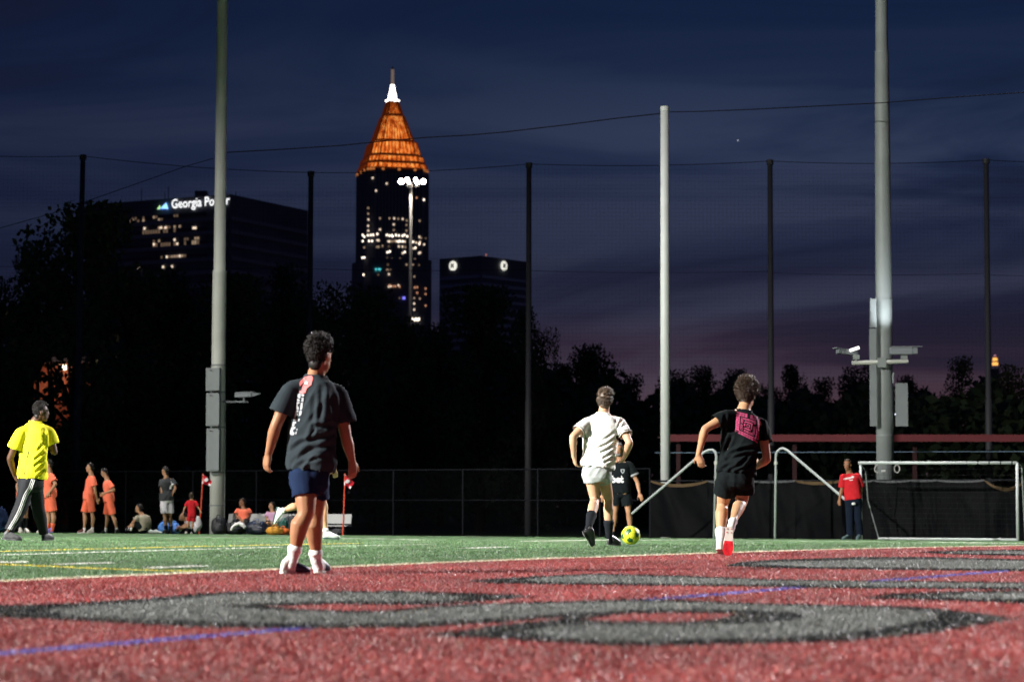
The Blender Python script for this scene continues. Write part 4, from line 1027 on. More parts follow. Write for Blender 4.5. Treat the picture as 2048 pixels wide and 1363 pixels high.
for px, py, lab in ((778, 1058, 'tiny orange marker in the dark grass right of the bench'), (867, 1058, 'tiny faded marker in the dark grass further right of the bench')):
    b = G(px, 1063); mb = MB(); mb.tube([b, b + Vector((0, 0, .09))], [.02, .012], 6); tag(mb.build('marker_peg', mat('marker_orange', (.5, .10, .02), .7)), lab, 'marker')
# ================================================================== PEOPLE: builder
UP = Vector((0, 0, 1))
def ringp(c, u, v, ru, rv, n=18, p=2.0):
    out_ = []
    for j in range(n):
        a = 2 * math.pi * j / n; ca_, sa_ = math.cos(a), math.sin(a)
        k = (abs(ca_) ** p + abs(sa_) ** p) ** (-1 / p)
        out_.append(c + u * (ru * ca_ * k) + v * (rv * sa_ * k))
    return out_
def limb(mb, p0, p1, prof, ref=None, n=14, endcaps=True):
    """tapered limb: prof = [(t, r, back offset)], ref = direction of 'back' (muscle) offsets"""
    ax = (p1 - p0); ln = ax.length; ax.normalize()
    u = ax.orthogonal() if ref is None else (ref - ax * ref.dot(ax))
    if u.length < 1e-4: u = ax.orthogonal()
    u.normalize(); v = ax.cross(u); rings = []
    if endcaps:
        r = prof[0][1]
        for k in (1.0, .8, .45): rings.append(ringp(p0 - ax * (r * math.sqrt(max(0, 1 - (1 - k * .98) ** 2)) * .0 + r * .9 * k) , u, v, r * math.sqrt(1 - (.98 * k) ** 2) + 1e-4, r * math.sqrt(1 - (.98 * k) ** 2) + 1e-4, n))
    for pr in prof:
        t, r = pr[0], pr[1]; off = pr[2] if len(pr) > 2 else 0
        rings.append(ringp(p0 + ax * (ln * t) + u * off, u, v, r, r, n))
    if endcaps:
        r = prof[-1][1]
        for k in (.45, .8, 1.0): rings.append(ringp(p1 + ax * (r * .9 * k), u, v, r * math.sqrt(1 - (.98 * k) ** 2) + 1e-4, r * math.sqrt(1 - (.98 * k) ** 2) + 1e-4, n))
    mb.loft(rings)
def remesh(mb, vox, smooth=4, fac=.5):
    me = bpy.data.meshes.new('tmp'); me.from_pydata(mb.v, [], mb.f)
    bm = bmesh.new(); bm.from_mesh(me); bmesh.ops.recalc_face_normals(bm, faces=bm.faces[:]); bm.to_mesh(me); bm.free()
    o = bpy.data.objects.new('tmp', me); COL.objects.link(o)
    m = o.modifiers.new('r', 'REMESH'); m.mode = 'VOXEL'; m.voxel_size = vox; m.adaptivity = 0
    if smooth: s = o.modifiers.new('s', 'SMOOTH'); s.iterations = smooth; s.factor = fac
    dg = bpy.context.evaluated_depsgraph_get(); r = bpy.data.meshes.new_from_object(o.evaluated_get(dg))
    co = np.empty(len(r.vertices) * 3, np.float32); r.vertices.foreach_get('co', co); co = co.reshape(-1, 3).astype(float)
    no = np.empty(len(r.vertices) * 3, np.float32); r.vertices.foreach_get('normal', no); no = no.reshape(-1, 3).astype(float)
    fs = [tuple(p.vertices) for p in r.polygons]
    bpy.data.objects.remove(o); bpy.data.meshes.remove(me); bpy.data.meshes.remove(r)
    return co, no, fs
def cut_caps(co, no, fs, caps):
    """drop the flat end faces of a garment so that it is open at hem, cuffs and neck"""
    fa = np.array([f if len(f) == 4 else f + (f[0],) for f in fs]); c = co[fa].mean(1); nn = no[fa].mean(1)
    kill = np.zeros(len(fs), bool)
    for (p, ax, rad) in caps:
        p = np.array(p); ax = np.array(ax); d = c - p; al = d @ ax; rd = np.linalg.norm(d - np.outer(al, ax), axis=1)
        kill |= (al > -.030) & (al < .04) & (rd < rad) & ((nn @ ax) > .62)
    return [f for f, k in zip(fs, kill) if not k]
def folds(co, no, amp, freq, ang, right, seed, stretch=4.0, z0=None, z1=None, lo=.35):
    """cloth folds: long ridges along direction ang (deg from vertical in the body's own side plane)"""
    r_ = np.array(right[:3]); a = R(ang)
    s = co @ r_; z = co[:, 2]; w = co[:, 0] * .37 + co[:, 1] * .61
    p = s * math.cos(a) - z * math.sin(a); q = s * math.sin(a) + z * math.cos(a)
    k = np.ones(len(co)) if z0 is None else np.clip((z - z0) / (z1 - z0), 0, 1) * (1 - lo) + lo
    d = np.empty(len(co))
    for i in range(len(co)):
        x1 = noise.noise(Vector((p[i] * freq, q[i] * freq / stretch, w[i] * freq * .6 + seed)))
        x2 = noise.noise(Vector((p[i] * freq * 2.3 + 5, q[i] * freq / stretch * 1.6, w[i] * freq + seed * 2)))
        x3 = noise.noise(Vector((s[i] * 3.1, z[i] * 3.1, seed + w[i] * 2)))
        d[i] = ((1 - (abs(x1) * 2.6) ** .8) * .85 + x2 * .45) * (.35 + 1.5 * max(0, x3 + .2))
    return co + no * (amp * d * k)[:, None]
def crease(co, no, pts, dep, w):
    X, Y = proj_np(co[:, 0], co[:, 1], co[:, 2]); tc_ = np.array(CP) - co; tc_ /= np.linalg.norm(tc_, axis=1)[:, None]
    fac = np.clip((no * tc_).sum(1) * 2.5, 0, 1); best = np.full(len(co), 1e9); tt = np.zeros(len(co)); sgn = np.zeros(len(co))
    L_ = [math.dist(pts[i], pts[i + 1]) for i in range(len(pts) - 1)]; tot = sum(L_); acc = 0
    for i in range(len(pts) - 1):
        ax, ay = pts[i]; bx_, by_ = pts[i + 1]; dx, dy = bx_ - ax, by_ - ay; t = np.clip(((X - ax) * dx + (Y - ay) * dy) / (dx * dx + dy * dy), 0, 1)
        ds = np.hypot(X - ax - t * dx, Y - ay - t * dy); k = ds < best; best[k] = ds[k]; tt[k] = ((acc + t * L_[i]) / tot)[k]; sgn[k] = np.sign((X - ax) * dy - (Y - ay) * dx)[k]; acc += L_[i]
    env = np.sin(np.pi * np.clip(tt, .04, .96)) ** .5
    prof = -np.exp(-(best / w) ** 2) + .75 * np.exp(-((best - 1.9 * w) / w) ** 2) * (sgn > 0) + .4 * np.exp(-((best - 1.9 * w) / w) ** 2) * (sgn <= 0)
    return co + no * (dep * prof * env * fac)[:, None]
def catm(t, ks, vsx): return float(np.interp(t, ks, vsx))

def head_axes(fw):
    f = Vector(fw).normalized(); r = f.cross(UP).normalized(); u = r.cross(f).normalized(); return r, f, u
def add_head(mb, c, fw, neck, k=1.0):
    r, f, u = head_axes(fw)
    mb.ell(c + u * .030 * k - f * .008 * k, (.074 * k, .092 * k, .094 * k), (r, f, u), 18, 14)
    mb.ell(c - u * .050 * k + f * .028 * k, (.056 * k, .062 * k, .066 * k), (r, f, u), 16, 12)
    mb.ell(c + u * .0 * k + f * .040 * k, (.060 * k, .052 * k, .072 * k), (r, f, u), 16, 12)
    mb.ell(c - u * .096 * k + f * .062 * k, (.024 * k, .024 * k, .020 * k), (r, f, u))
    # nose, brow, lips
    mb.loft([ringp(c + u * .022 * k + f * .088 * k, r, u, .009 * k, .009 * k, 10), ringp(c + u * .0 * k + f * .098 * k, r, u, .012 * k, .012 * k, 10), ringp(c - u * .026 * k + f * .110 * k, r, u, .018 * k, .013 * k, 10), ringp(c - u * .032 * k + f * .085 * k, r, u, .016 * k, .010 * k, 10)])
    mb.ell(c + u * .032 * k + f * .078 * k, (.052 * k, .016 * k, .010 * k), (r, f, u))
    mb.ell(c - u * .060 * k + f * .086 * k, (.024 * k, .010 * k, .009 * k), (r, f, u))
    for s in (-1, 1):
        mb.ell(c + r * (.077 * k * s) - f * .012 * k - u * .006 * k, (.010 * k, .020 * k, .031 * k), ((r * .9 - f * .35 * s).normalized(), (f + r * .35 * s).normalized(), u), 12, 10)
    limb(mb, neck, c - u * .045 * k - f * .012 * k, [(0, .068 * k), (.5, .061 * k), (1, .060 * k)])
def add_hand(mb, wr, dr, palm, curl=.6, k=1.0, thumb_side=1):
    """palm and five fingers; dr = direction of the hand, palm = direction the palm faces"""
    dr = Vector(dr).normalized(); pn = Vector(palm); pn = (pn - dr * pn.dot(dr)).normalized(); s = dr.cross(pn).normalized()
    rings = []
    for t, w, h in ((-.01, .026, .022), (.02, .034, .020), (.055, .042, .019), (.088, .040, .016), (.096, .034, .012)):
        rings.append(ringp(wr + dr * (t * k), s, pn, w * k, h * k, 14, 2.6))
    mb.loft(rings)
    for i, ln in enumerate((.066, .076, .070, .055)):
        off = (-.030 + .020 * i) * k; p = wr + dr * (.088 * k) + s * off * thumb_side; a = curl * (.35 + .08 * i); d = dr * 1 + s * (off * 1.6 * thumb_side)
        d.normalize()
        for j, part in enumerate((.45, .32, .23)):
            d = (d * math.cos(a) + pn * math.sin(a)).normalized(); q = p + d * (ln * part * k)
            limb(mb, p, q, [(0, (.0098 - .001 * j) * k), (1, (.0090 - .001 * j) * k)], None, 8); p = q; a = curl * (.75 if j == 0 else .55)
    p = wr + dr * (.025 * k) - s * (.030 * k) * thumb_side; d = (dr * .75 - s * .75 * thumb_side + pn * .35).normalized()
    for j, ln in enumerate((.042, .032, .026)):
        q = p + d * ln * k; limb(mb, p, q, [(0, (.0125 - .0015 * j) * k), (1, (.011 - .0015 * j) * k)], None, 8); p = q; d = (d + dr * .35 + pn * .25 * curl).normalized()

def hair(parent, c, fw, kind, m, k=1.0, seed=1, vol=1.0, nstr=420):
    r, f, u = head_axes(fw); rng = random.Random(seed); mb = MB()
    c = c + u * .030 * k - f * .008 * k; rad = (.074 * k, .092 * k, .094 * k)
    def ok(d):
        x, y, z = d
        if y > .34 and z < .62 - .25 * (1 - abs(x)): return False
        if y > .55 and z < .55: return False
        if z < -.62 and y > -.25: return False
        if z < -.93: return False
        if abs(x) > .72 and y > -.12 and z < -.02: return False
        if y > .12 and z < .02: return False
        return True
    # scalp shell
    nu, nv = 26, 20; idx = {}; V_ = []; F_ = []
    def vert(i, j):
        j %= nu
        if (i, j) in idx: return idx[(i, j)]
        ph = math.pi * i / nv - math.pi / 2; th = 2 * math.pi * j / nu
        d = (math.cos(ph) * math.cos(th), math.cos(ph) * math.sin(th), math.sin(ph)); e = 1.05 + .05 * vol * max(0, d[2])
        p = c + r * (rad[0] * d[0] * e) + f * (rad[1] * d[1] * e) + u * (rad[2] * d[2] * e); p += u * (.004 * rng.random())
        idx[(i, j)] = len(V_); V_.append(p); return idx[(i, j)]
    for i in range(nv):
        for j in range(nu):
            ph = math.pi * (i + .5) / nv - math.pi / 2; th = 2 * math.pi * (j + .5) / nu
            if ok((math.cos(ph) * math.cos(th), math.cos(ph) * math.sin(th), math.sin(ph))): F_.append((vert(i, j), vert(i, j + 1), vert(i + 1, j + 1), vert(i + 1, j)))
    mb.add(V_, F_)
    if kind != 'none' and vol > .3:
        mb.ell(c - u * .085 * k - f * .042 * k, (.058 * k, .040 * k, .052 * k), (r, f, u), 16, 10)
    n_ = 0; tries = 0
    while n_ < nstr and tries < nstr * 8:
        tries += 1
        d = Vector((rng.gauss(0, 1), rng.gauss(0, 1), rng.gauss(0, 1))).normalized()
        if not ok(d): continue
        n_ += 1
        p = c + r * (rad[0] * d.x) + f * (rad[1] * d.y) + u * (rad[2] * d.z); o_ = (r * d.x + f * d.y + u * d.z).normalized()
        topk = .45 + .75 * max(0, d.z + .25)
        if kind == 'curly':
            h = vol * topk * rng.uniform(.008, .038) * k; q = p + o_ * h; s = rng.uniform(.004, .011) * k
            t1 = o_.orthogonal().normalized(); t2 = o_.cross(t1); a0 = rng.uniform(0, 6.28); pts = []
            for j in range(5):
                a = a0 + j * 1.5; pts.append(p + o_ * (h * (.4 + j * .18)) + (t1 * math.cos(a) + t2 * math.sin(a)) * s)
            mb.tube(pts, [.0022 * k, .0030 * k, .0030 * k, .0026 * k, .0010 * k], 3)
        else:
            ln = vol * rng.uniform(.025, .05) * k * (.5 + topk * .5); sw = (f * .5 + r * .3 if d.z > .3 else -u * 1.1 - f * .1) + o_ * .45 + r * rng.gauss(0, .18) + f * rng.gauss(0, .15)
            sw.normalize(); q = p + o_ * .006 + sw * ln * .5; e_ = p + sw * ln + o_ * .004
            mb.tube([p, q + o_ * .004, e_], [.0030 * k, .0026 * k, .0007 * k], 3)
    return mb.build('hair', m, parent, True)

def shoe(parent, ankle, heel, toe, upn, m_up, m_sole, k=1.0, studs=False, name='shoe', collar=True, m_toe=None):
    """a low boot: lofted upper, separate sole, optional studs; heel / toe are points on the sole"""
    f = (toe - heel); ln = f.length; f.normalize(); u = Vector(upn); u = (u - f * u.dot(f)).normalized(); s = f.cross(u).normalized()
    mb = MB(); rings = []
    for t, w, h in ((0, .015, .026), (.05, .026, .046), (.16, .032, .058), (.30, .034, .056), (.45, .040, .050), (.62, .046, .040), (.78, .045, .033), (.92, .034, .026), (1.0, .014, .018)):
        c = heel + f * (ln * t) + u * (h * k); rings.append(ringp(c, s, u, w * k, h * k * .98, 16, 2.5))
    mb.loft(rings)
    limb(mb, heel + f * (ln * .20) + u * (.07 * k), ankle.lerp(heel + f * (ln * .20) + u * (.08 * k), .5), [(0, .034 * k), (1, .034 * k)])
    co, no, fs = remesh(mb, .008 if k > .8 else .01, 3)
    if isinstance(m_up, (list, tuple)):
        hp = np.array(heel); fv = np.array(f); tt = [float((co[list(q)].mean(0) - hp) @ fv) / ln for q in fs]
        sh = mk(name, co.tolist(), fs, list(m_up), parent, True, [1 if t > .42 else 0 for t in tt])
    else: sh = mk(name, co.tolist(), fs, m_up, parent, True)
    mb = MB(); out = []
    for t, w in ((-.01, .012), (.04, .028), (.15, .036), (.32, .033), (.48, .034), (.65, .044), (.80, .043), (.93, .031), (1.01, .010)): out.append((t, w * k))
    pts = [heel + f * (ln * t) + s * w for t, w in out] + [heel + f * (ln * t) - s * w for t, w in reversed(out)]
    n_ = len(pts); lo = [p - u * .006 for p in pts]; hi = [p + u * .012 for p in pts]
    if isinstance(m_sole, (list, tuple)):
        for q in range(8):
            quad_ = [q, q + 1, n_ - 2 - q, n_ - 1 - q]
            mb.loft([[lo[i] for i in quad_], [hi[i] for i in quad_]], 1 if q > 3 else 0)
        so = mb.build('sole', list(m_sole), sh)
    else: mb.loft([lo, hi]); so = mb.build('sole', m_sole, sh)
    if studs:
        for t, x in ((.08, -.5), (.08, .5), (.2, -.5), (.2, .5), (.58, -.6), (.58, .6), (.74, -.65), (.74, .65), (.88, 0)):
            c = heel + f * (ln * t) + s * (x * .036 * k); mb = MB(); mb.tube([c, c - u * .013], [.0075, .005], 8); mb.build('stud', m_toe or m_sole, so)
    return sh

def person(name, label, d, J, fw, skin, cfg, group=None):
    """J: joints as (column, row, depth offset) read off the photograph, placed at depth d; fw: way the torso faces"""
    j = {}
    for k_, v_ in J.items():
        j[k_] = P(v_[0], v_[1], d + (v_[2] if len(v_) > 2 else 0))
    k = cfg.get('k', 1.0); vox = cfg.get('vox', .012)
    low = min(j['toA'].z, j['toB'].z, j['heA'].z, j['heB'].z) if 'heA' in j else min(j['toA'].z, j['toB'].z)
    for s in cfg.get('ground', ''):
        he = j.get('he' + s, j['to' + s]); t_ = j['to' + s]; lowp = t_ if t_.z < he.z else he
        dz = gz(lowp.x, lowp.y) + .010 - lowp.z
        if cfg.get('tip' + s): pass
        for q in ('he', 'to', 'an'):
            if q + s in j: j[q + s] = j[q + s] + Vector((0, 0, dz))
        if abs(dz) > .02: print('FOOT', label[:40], s, round(dz, 3))
    b2 = (j['toA'] + j['toB']) / 2
    root = thing(name, label, 'person', (b2.x, b2.y, gz(b2.x, b2.y)), group)
    fwv = Vector((fw[0], fw[1], 0)).normalized(); back = -fwv
    hipc = (j['hiA'] + j['hiB']) / 2; nb = j['neck']
    spine = nb - hipc; sl = spine.length
    sp = spine.normalized(); right = fwv.cross(sp).normalized(); fwd = sp.cross(right).normalized()
    bend = cfg.get('bend', 0.0)                       # rounds the back
    def spn(t): return hipc + spine * t + (-fwd) * (bend * math.sin(math.pi * min(1, max(0, t))))
    fat = cfg.get('fat', 1.0)
    M = cfg
    # ---------------- body
    mb = MB(); rings = []
    for t, w, dp in ((-.16, .11, .09), (-.08, .155, .115), (0, .165, .120), (.2, .150, .108), (.42, .145, .105), (.65, .165, .120), (.84, .160, .110), (.95, .105, .080), (1.02, .060, .060)):
        rings.append(ringp(spn(t), right, fwd, w * k * fat, dp * k * fat, 20, 2.3))
    mb.loft(rings)
    for s in 'AB':
        sh, el, wr = j['sh' + s], j['el' + s], j['wr' + s]
        a = cfg.get('arm', 1.0) * k
        limb(mb, nb - sp * (.05 * k), sh, [(0, .055 * k), (.6, .058 * k), (1, .058 * k)])
        limb(mb, sh, el, [(0, .056 * a), (.35, .051 * a, .004), (.75, .043 * a), (1, .040 * a)])
        limb(mb, el, wr, [(0, .040 * a), (.25, .043 * a), (.6, .034 * a), (1, .026 * a)])
        if 'ha' + s in j: hd = (j['ha' + s] - wr)
        else: hd = (wr - el)
        pl = cfg.get('palm' + s, cfg.get('palm', (0, 1, 0)))
        add_hand(mb, wr, hd, pl, cfg.get('curl', .75), k * cfg.get('handk', 1.0), cfg.get('thumb' + s, 1))
        hi, kn, an = j['hi' + s], j['kn' + s], j['an' + s]
        lg = cfg.get('leg', 1.0) * k
        shin = (an - kn).normalized(); cb = (back - shin * back.dot(shin))
        if 'calf' + s in cfg: cb = Vector(cfg['calf' + s])
        limb(mb, hi, kn, [(0, .080 * k), (.3, min(.082 * lg, .086 * k)), (.7, .066 * lg), (1, .054 * lg)])
        limb(mb, kn, an, [(0, .052 * lg), (.12, .051 * lg, .004), (.30, .059 * lg, .020 * lg), (.55, .050 * lg, .014 * lg), (.8, .036 * lg, .002), (1, .033 * lg)], cb)
    add_head(mb, j['head'], cfg['face'], nb + sp * .0, k * cfg.get('headk', 1.0))
    co, no, fs = remesh(mb, vox, cfg.get('bsm', 4))
    mk('body', co.tolist(), fs, skin, root, True)
    hr, hf, hu = head_axes(cfg['face']); kk = k * cfg.get('headk', 1.0)
    if cfg.get('facial'):
        for s in (-1, 1):
            e = MB(); e.ell(j['head'] + hr * (.031 * kk * s) + hf * .078 * kk + hu * .012 * kk, (.015 * kk, .012 * kk, .010 * kk), (hr, hf, hu)); ey = e.build('eye', mat('eye_white', (.55, .52, .48), .3), root, True)
            e = MB(); e.ell(j['head'] + hr * (.031 * kk * s) + hf * .088 * kk + hu * .012 * kk, (.0075 * kk, .004, .0075 * kk), (hr, hf, hu)); e.build('iris', mat('eye_dark', (.015, .010, .008), .3), ey, True)
            e = MB(); e.ell(j['head'] + hr * (.031 * kk * s) + hf * .088 * kk + hu * .034 * kk, (.020 * kk, .008 * kk, .006 * kk), (hr, hf, hu)); e.build('eyebrow', cfg['hairm'], root, True)
        e = MB(); e.ell(j['head'] - hu * .060 * kk + hf * .092 * kk, (.025 * kk, .008 * kk, .008 * kk), (hr, hf, hu)); e.build('mouth', mat('lip_dark', (.16, .05, .04), .5), root, True)
        if cfg.get('beard'):
            e = MB(); e.ell(j['head'] - hu * .090 * kk + hf * .050 * kk, (.056 * kk, .050 * kk, .034 * kk), (hr, hf, hu), 18, 12); e.build('beard', cfg['beard'], root, True)
    hair(root, j['head'], cfg['face'], cfg.get('hair', 'curly'), cfg['hairm'], kk, cfg.get('seed', 1), cfg.get('hvol', 1.0), cfg.get('nstr', 220))
    # ---------------- shirt
    sw = cfg.get('shw', (.185, .180, .190)); hem = cfg.get('hem', -.14)
    mb = MB(); rings = []; dpk = cfg.get('shd', .72)
    for t, w in ((hem, sw[0]), (hem * .5 + .02, sw[0] * .99), (.14, sw[1]), (.38, sw[1]), (.62, sw[2]), (.80, sw[2] * .97), (.93, sw[2] * .72), (.975, .095), (1.01, .084)):
        rings.append(ringp(spn(t) + (-fwd) * (.004), right, fwd, max(w, cfg.get('pw', .172) + .008 if t < .2 else 0) * k, max(w * dpk, .078 if t > .9 else 0, (cfg.get('pw', .172) * .80 + .016) if t < .2 else 0) * k, 24, 2.35))
    mb.loft(rings); caps = [(spn(hem), -sp, .5)]
    slv = cfg.get('sleeve', .70); slr = cfg.get('slr', .078)
    nfs = 1.04
    caps.append((spn(1.01), sp, .115 * k))
    for s in 'AB':
        sh, el = j['sh' + s], j['el' + s]
        limb(mb, nb - sp * (.055 * k), sh, [(0, .058 * k), (.55, .062 * k), (1, .066 * k)])
        if slv <= 1:
            e = sh.lerp(el, slv); ax = (e - sh).normalized()
            rr = [ringp(sh + (e - sh) * t, ax.orthogonal().normalized(), ax.cross(ax.orthogonal().normalized()), r_ * k, r_ * k, 18) for t, r_ in ((-.05, slr * .70), (0, slr * .80), (.4, slr * .93), (1, slr * cfg.get('cuff', 1.02)))]
            mb.loft(rr); caps.append((e, ax, slr * 1.5 * k))
        else:
            wr = j['wr' + s]
            limb(mb, sh, el, [(0, .072 * k), (.5, .066 * k), (1, .056 * k)]); e = el.lerp(wr, .93); limb(mb, el, e, [(0, .056 * k), (.5, .050 * k), (1, .040 * k)])
    svox = cfg.get('svox', vox)
    co, no, fs = remesh(mb, svox, cfg.get('ssm', 3))
    rtv = (right.x, right.y, right.z)
    z0, z1 = nb.z - .05 * k, hipc.z - .1 * k
    co = folds(co, no, cfg.get('famp', .011) * k, cfg.get('ffreq', 11.0), cfg.get('fang', 28), rtv, cfg.get('seed', 1) * 3.7, 4.6, z0, z1, cfg.get('flo', .35))
    for (cpts, dep, wpx) in cfg.get('creases', []):       # deep folds where the cloth bunches
        co = crease(co, no, cpts, dep, wpx)
    fs = cut_caps(co, no, fs, caps)
    shirt = mk('shirt', co.tolist(), fs, cfg['shirt'], root, True)
    shirt_bvh = BVHTree.FromPolygons([Vector(c) for c in co], fs)
    # ---------------- shorts or trousers
    mb = MB(); rings = []; pw = cfg.get('pw', .172)
    for t, w in ((-.17, pw * .78), (-.10, pw * .98), (0, pw), (.10, pw * .93), (.16, pw * .90), (.27, pw * .84)):
        rings.append(ringp(spn(t) - fwd * .01 * k, right, fwd, w * k, w * .80 * k, 22, 2.3))
    mb.loft(rings); caps = []
    lf = cfg.get('short', .62); lr = cfg.get('lr', .108); pants = cfg.get('pants', False)
    for s in 'AB':
        hi, kn, an = j['hi' + s], j['kn' + s], j['an' + s]
        if pants:
            q = kn.lerp(an, cfg.get('pantlen', .96))
            limb(mb, hi, kn, [(0, .102 * k), (.4, .094 * k), (1, cfg.get('pk', .076) * k)], None, 16)
            ax = (q - kn).normalized(); u_ = ax.orthogonal().normalized(); v_ = ax.cross(u_)
            mb.loft([ringp(kn.lerp(q, t), u_, v_, r_ * k, r_ * k, 16) for t, r_ in ((-.08, .070), (0, cfg.get('pk', .076)), (.35, cfg.get('pk', .076)), (.75, cfg.get('pa', .060)), (1, cfg.get('pa', .056)))])
            caps.append((q, ax, .10 * k))
        else:
            q = hi.lerp(kn, cfg.get('short' + s, lf)); ax = (q - hi).normalized(); u_ = ax.orthogonal().normalized(); v_ = ax.cross(u_)
            mb.loft([ringp(hi + (q - hi) * t, u_, v_, r_ * k, r_ * k, 18) for t, r_ in ((-.25, .085), (0, .102), (.5, lr * .98), (1, lr))]); caps.append((q, ax, lr * 1.4 * k))
    co, no, fs = remesh(mb, svox, cfg.get('ssm', 3))
    co = folds(co, no, cfg.get('pamp', .009) * k, 12.0, cfg.get('pang', -20), rtv, cfg.get('seed', 1) * 5.1, 3.2)
    fs = cut_caps(co, no, fs, caps)
    bottoms = mk('trousers' if pants else 'shorts', co.tolist(), fs, cfg['bottom'], root, True)
    # ---------------- socks and shoes
    for s in 'AB':
        kn, an = j['kn' + s], j['an' + s]; lg = cfg.get('leg', 1.0) * k
        st_ = cfg.get('sock' + s, cfg.get('sock', .72)); heel, toe = j.get('he' + s), j['to' + s]
        shin = (an - kn).normalized(); cb = (back - shin * back.dot(shin))
        if heel is None:
            f_ = (toe - an); f_.z = 0; f_.normalize(); heel = an - UP * (.085 * k) - f_ * .05 * k; heel.z = max(heel.z, toe.z)
        if not pants and st_ < 1:
            mb = MB(); p0 = kn.lerp(an, st_) + shin * (.045 * lg); base_r = catm(st_, (0, .32, .55, .8, 1), (.052, .057, .049, .036, .033))
            prof = [(0, base_r * lg + .006), (.12, base_r * lg + .0075), (.5, (base_r * .5 + .016) * lg + .006), (1, .033 * lg + .005)]
            cbv = Vector(cfg['calf' + s]) if 'calf' + s in cfg else cb
            off0 = catm(st_, (0, .12, .32, .55, .8, 1), (0, .004, .016, .012, .002, 0)) * lg
            prof = [(t, r_, off0 * (1 - t)) for t, r_ in prof]
            limb(mb, p0, an, prof, cbv, 16, True)
            mid_ = heel.lerp(toe, .28)
            limb(mb, an, mid_ + (an - mid_) * .35, [(0, .036 * lg), (1, .036 * lg)])
            co, no, fs = remesh(mb, min(vox, .009), 2)
            co = folds(co, no, .003, 30, 75, rtv, 3, 4)
            fs = cut_caps(co, no, fs, [(kn.lerp(an, st_), -shin, .2)])
            mk('sock', co.tolist(), fs, cfg.get('sockm'), root, True)
        upn = cfg.get('up' + s, (0, 0, 1))
        shoe(root, an, heel, toe, upn, cfg.get('shoem' + s, cfg['shoem']), cfg.get('solem' + s, cfg.get('solem', cfg['shoem'])), k * cfg.get('shoek', 1.0), cfg.get('studs', False), 'shoe', True, cfg.get('studm'))
    return dict(root=root, shirt=shirt, bvh=shirt_bvh, bottoms=bottoms, right=right, fwd=fwd, up=sp, j=j, spn=spn, hipc=hipc)

def decal(parent, bvh, vs2, fs, O, U, V, D, m, name='print', sub=.012, off=.0035):
    """lay flat print (metres, in the U-V plane through O) on a garment by dropping it along D onto the cloth"""
    bm = bmesh.new(); vv = [bm.verts.new((v[0], v[1], 0)) for v in vs2]
    for f in fs:
        try: bm.faces.new([vv[i] for i in f])
        except ValueError: pass
    bmesh.ops.triangulate(bm, faces=bm.faces[:])
    for _ in range(5):
        le = [e for e in bm.edges if e.calc_length() > sub]
        if not le: break
        bmesh.ops.subdivide_edges(bm, edges=le, cuts=1); bmesh.ops.triangulate(bm, faces=bm.faces[:])
    bm.verts.index_update(); P_ = []; ok = []
    D = Vector(D).normalized()
    for v in bm.verts:
        w = O + U * v.co.x + V * v.co.y; h, n_, i_, ds = bvh.ray_cast(w - D * .6, D)
        if h is None or (h - w).length > .35: P_.append(w); ok.append(False)
        else: P_.append(h - D * off); ok.append(True)
    F_ = [tuple(v.index for v in f.verts) for f in bm.faces if all(ok[v.index] for v in f.verts)]
    bm.free()
    if not F_: return None
    return mk(name, P_, F_, m, parent, True)
def strip(pts, w):
    V_ = []; F_ = []
    for i in range(len(pts) - 1):
        p, q = Vector(pts[i]), Vector(pts[i + 1]); n_ = Vector((-(q - p).y, (q - p).x)).normalized() * w / 2; o = len(V_)
        V_ += [p + n_, p - n_, q - n_, q + n_]; F_.append((o, o + 1, o + 2, o + 3))
    return V_, F_
# ================================================================== PEOPLE: the individuals
def cloth(name, col, rough=.9, n=14, a=.10): return mat(name, col, rough, .06, n, a, .25, 160)
def skinm(name, col): return mat(name, col, .50, .30, 9, .12, .10, 220)
S_brown = skinm('skin_brown', (.34, .165, .085)); S_light = skinm('skin_light', (.56, .33, .21)); S_olive = skinm('skin_olive', (.50, .28, .155)); S_dark = skinm('skin_dark', (.085, .040, .022)); S_tan = skinm('skin_tan', (.40, .21, .12)); S_mid = skinm('skin_mid', (.26, .12, .065))
H_black = mat('hair_black', (.012, .010, .010), .5, .28); H_brown = mat('hair_brown', (.075, .048, .030), .42, .5); H_curl = mat('hair_dark_brown', (.045, .026, .015), .40, .5); H_grey = mat('hair_grey', (.16, .15, .145), .6, .3); H_short = mat('hair_cropped', (.05, .035, .026), .7, .2)
K_char = cloth('charcoal_cotton', (.026, .035, .042)); K_blk = cloth('black_cotton', (.008, .011, .0125)); K_navy = cloth('navy_cotton', (.011, .021, .055)); K_white = cloth('white_jersey', (.88, .87, .83), .85, 14, .04); K_grey = cloth('light_grey_shorts', (.40, .43, .43)); K_yel = cloth('yellow_jersey', (.80, .74, .03), .75, 14, .05)
K_blkp = cloth('black_track_pants', (.018, .019, .022), .6); K_red = cloth('red_jersey', (.45, .018, .025)); K_nvp = cloth('dark_navy_trousers', (.007, .011, .022)); K_org = cloth('coral_jersey', (.86, .19, .11)); K_org2 = cloth('coral_shorts', (.80, .16, .085)); K_grn = cloth('grey_tee', (.045, .048, .052)); K_lil = cloth('lilac_tee', (.48, .28, .42)); K_sand = cloth('sand_tee', (.26, .24, .18)); K_pale = cloth('pale_grey_tee', (.46, .45, .45)); K_silver = cloth('silver_tee', (.34, .38, .40)); K_denim = cloth('blue_denim', (.05, .12, .28)); K_white2 = cloth('white_shorts', (.62, .60, .66))
K_sock = mat('white_sock', (.80, .79, .77), .9, .1, 60, .06, .3, 220); K_sockb = mat('black_sock', (.012, .014, .018), .85, .1); K_socko = mat('coral_sock', (.7, .14, .07), .9, .1)
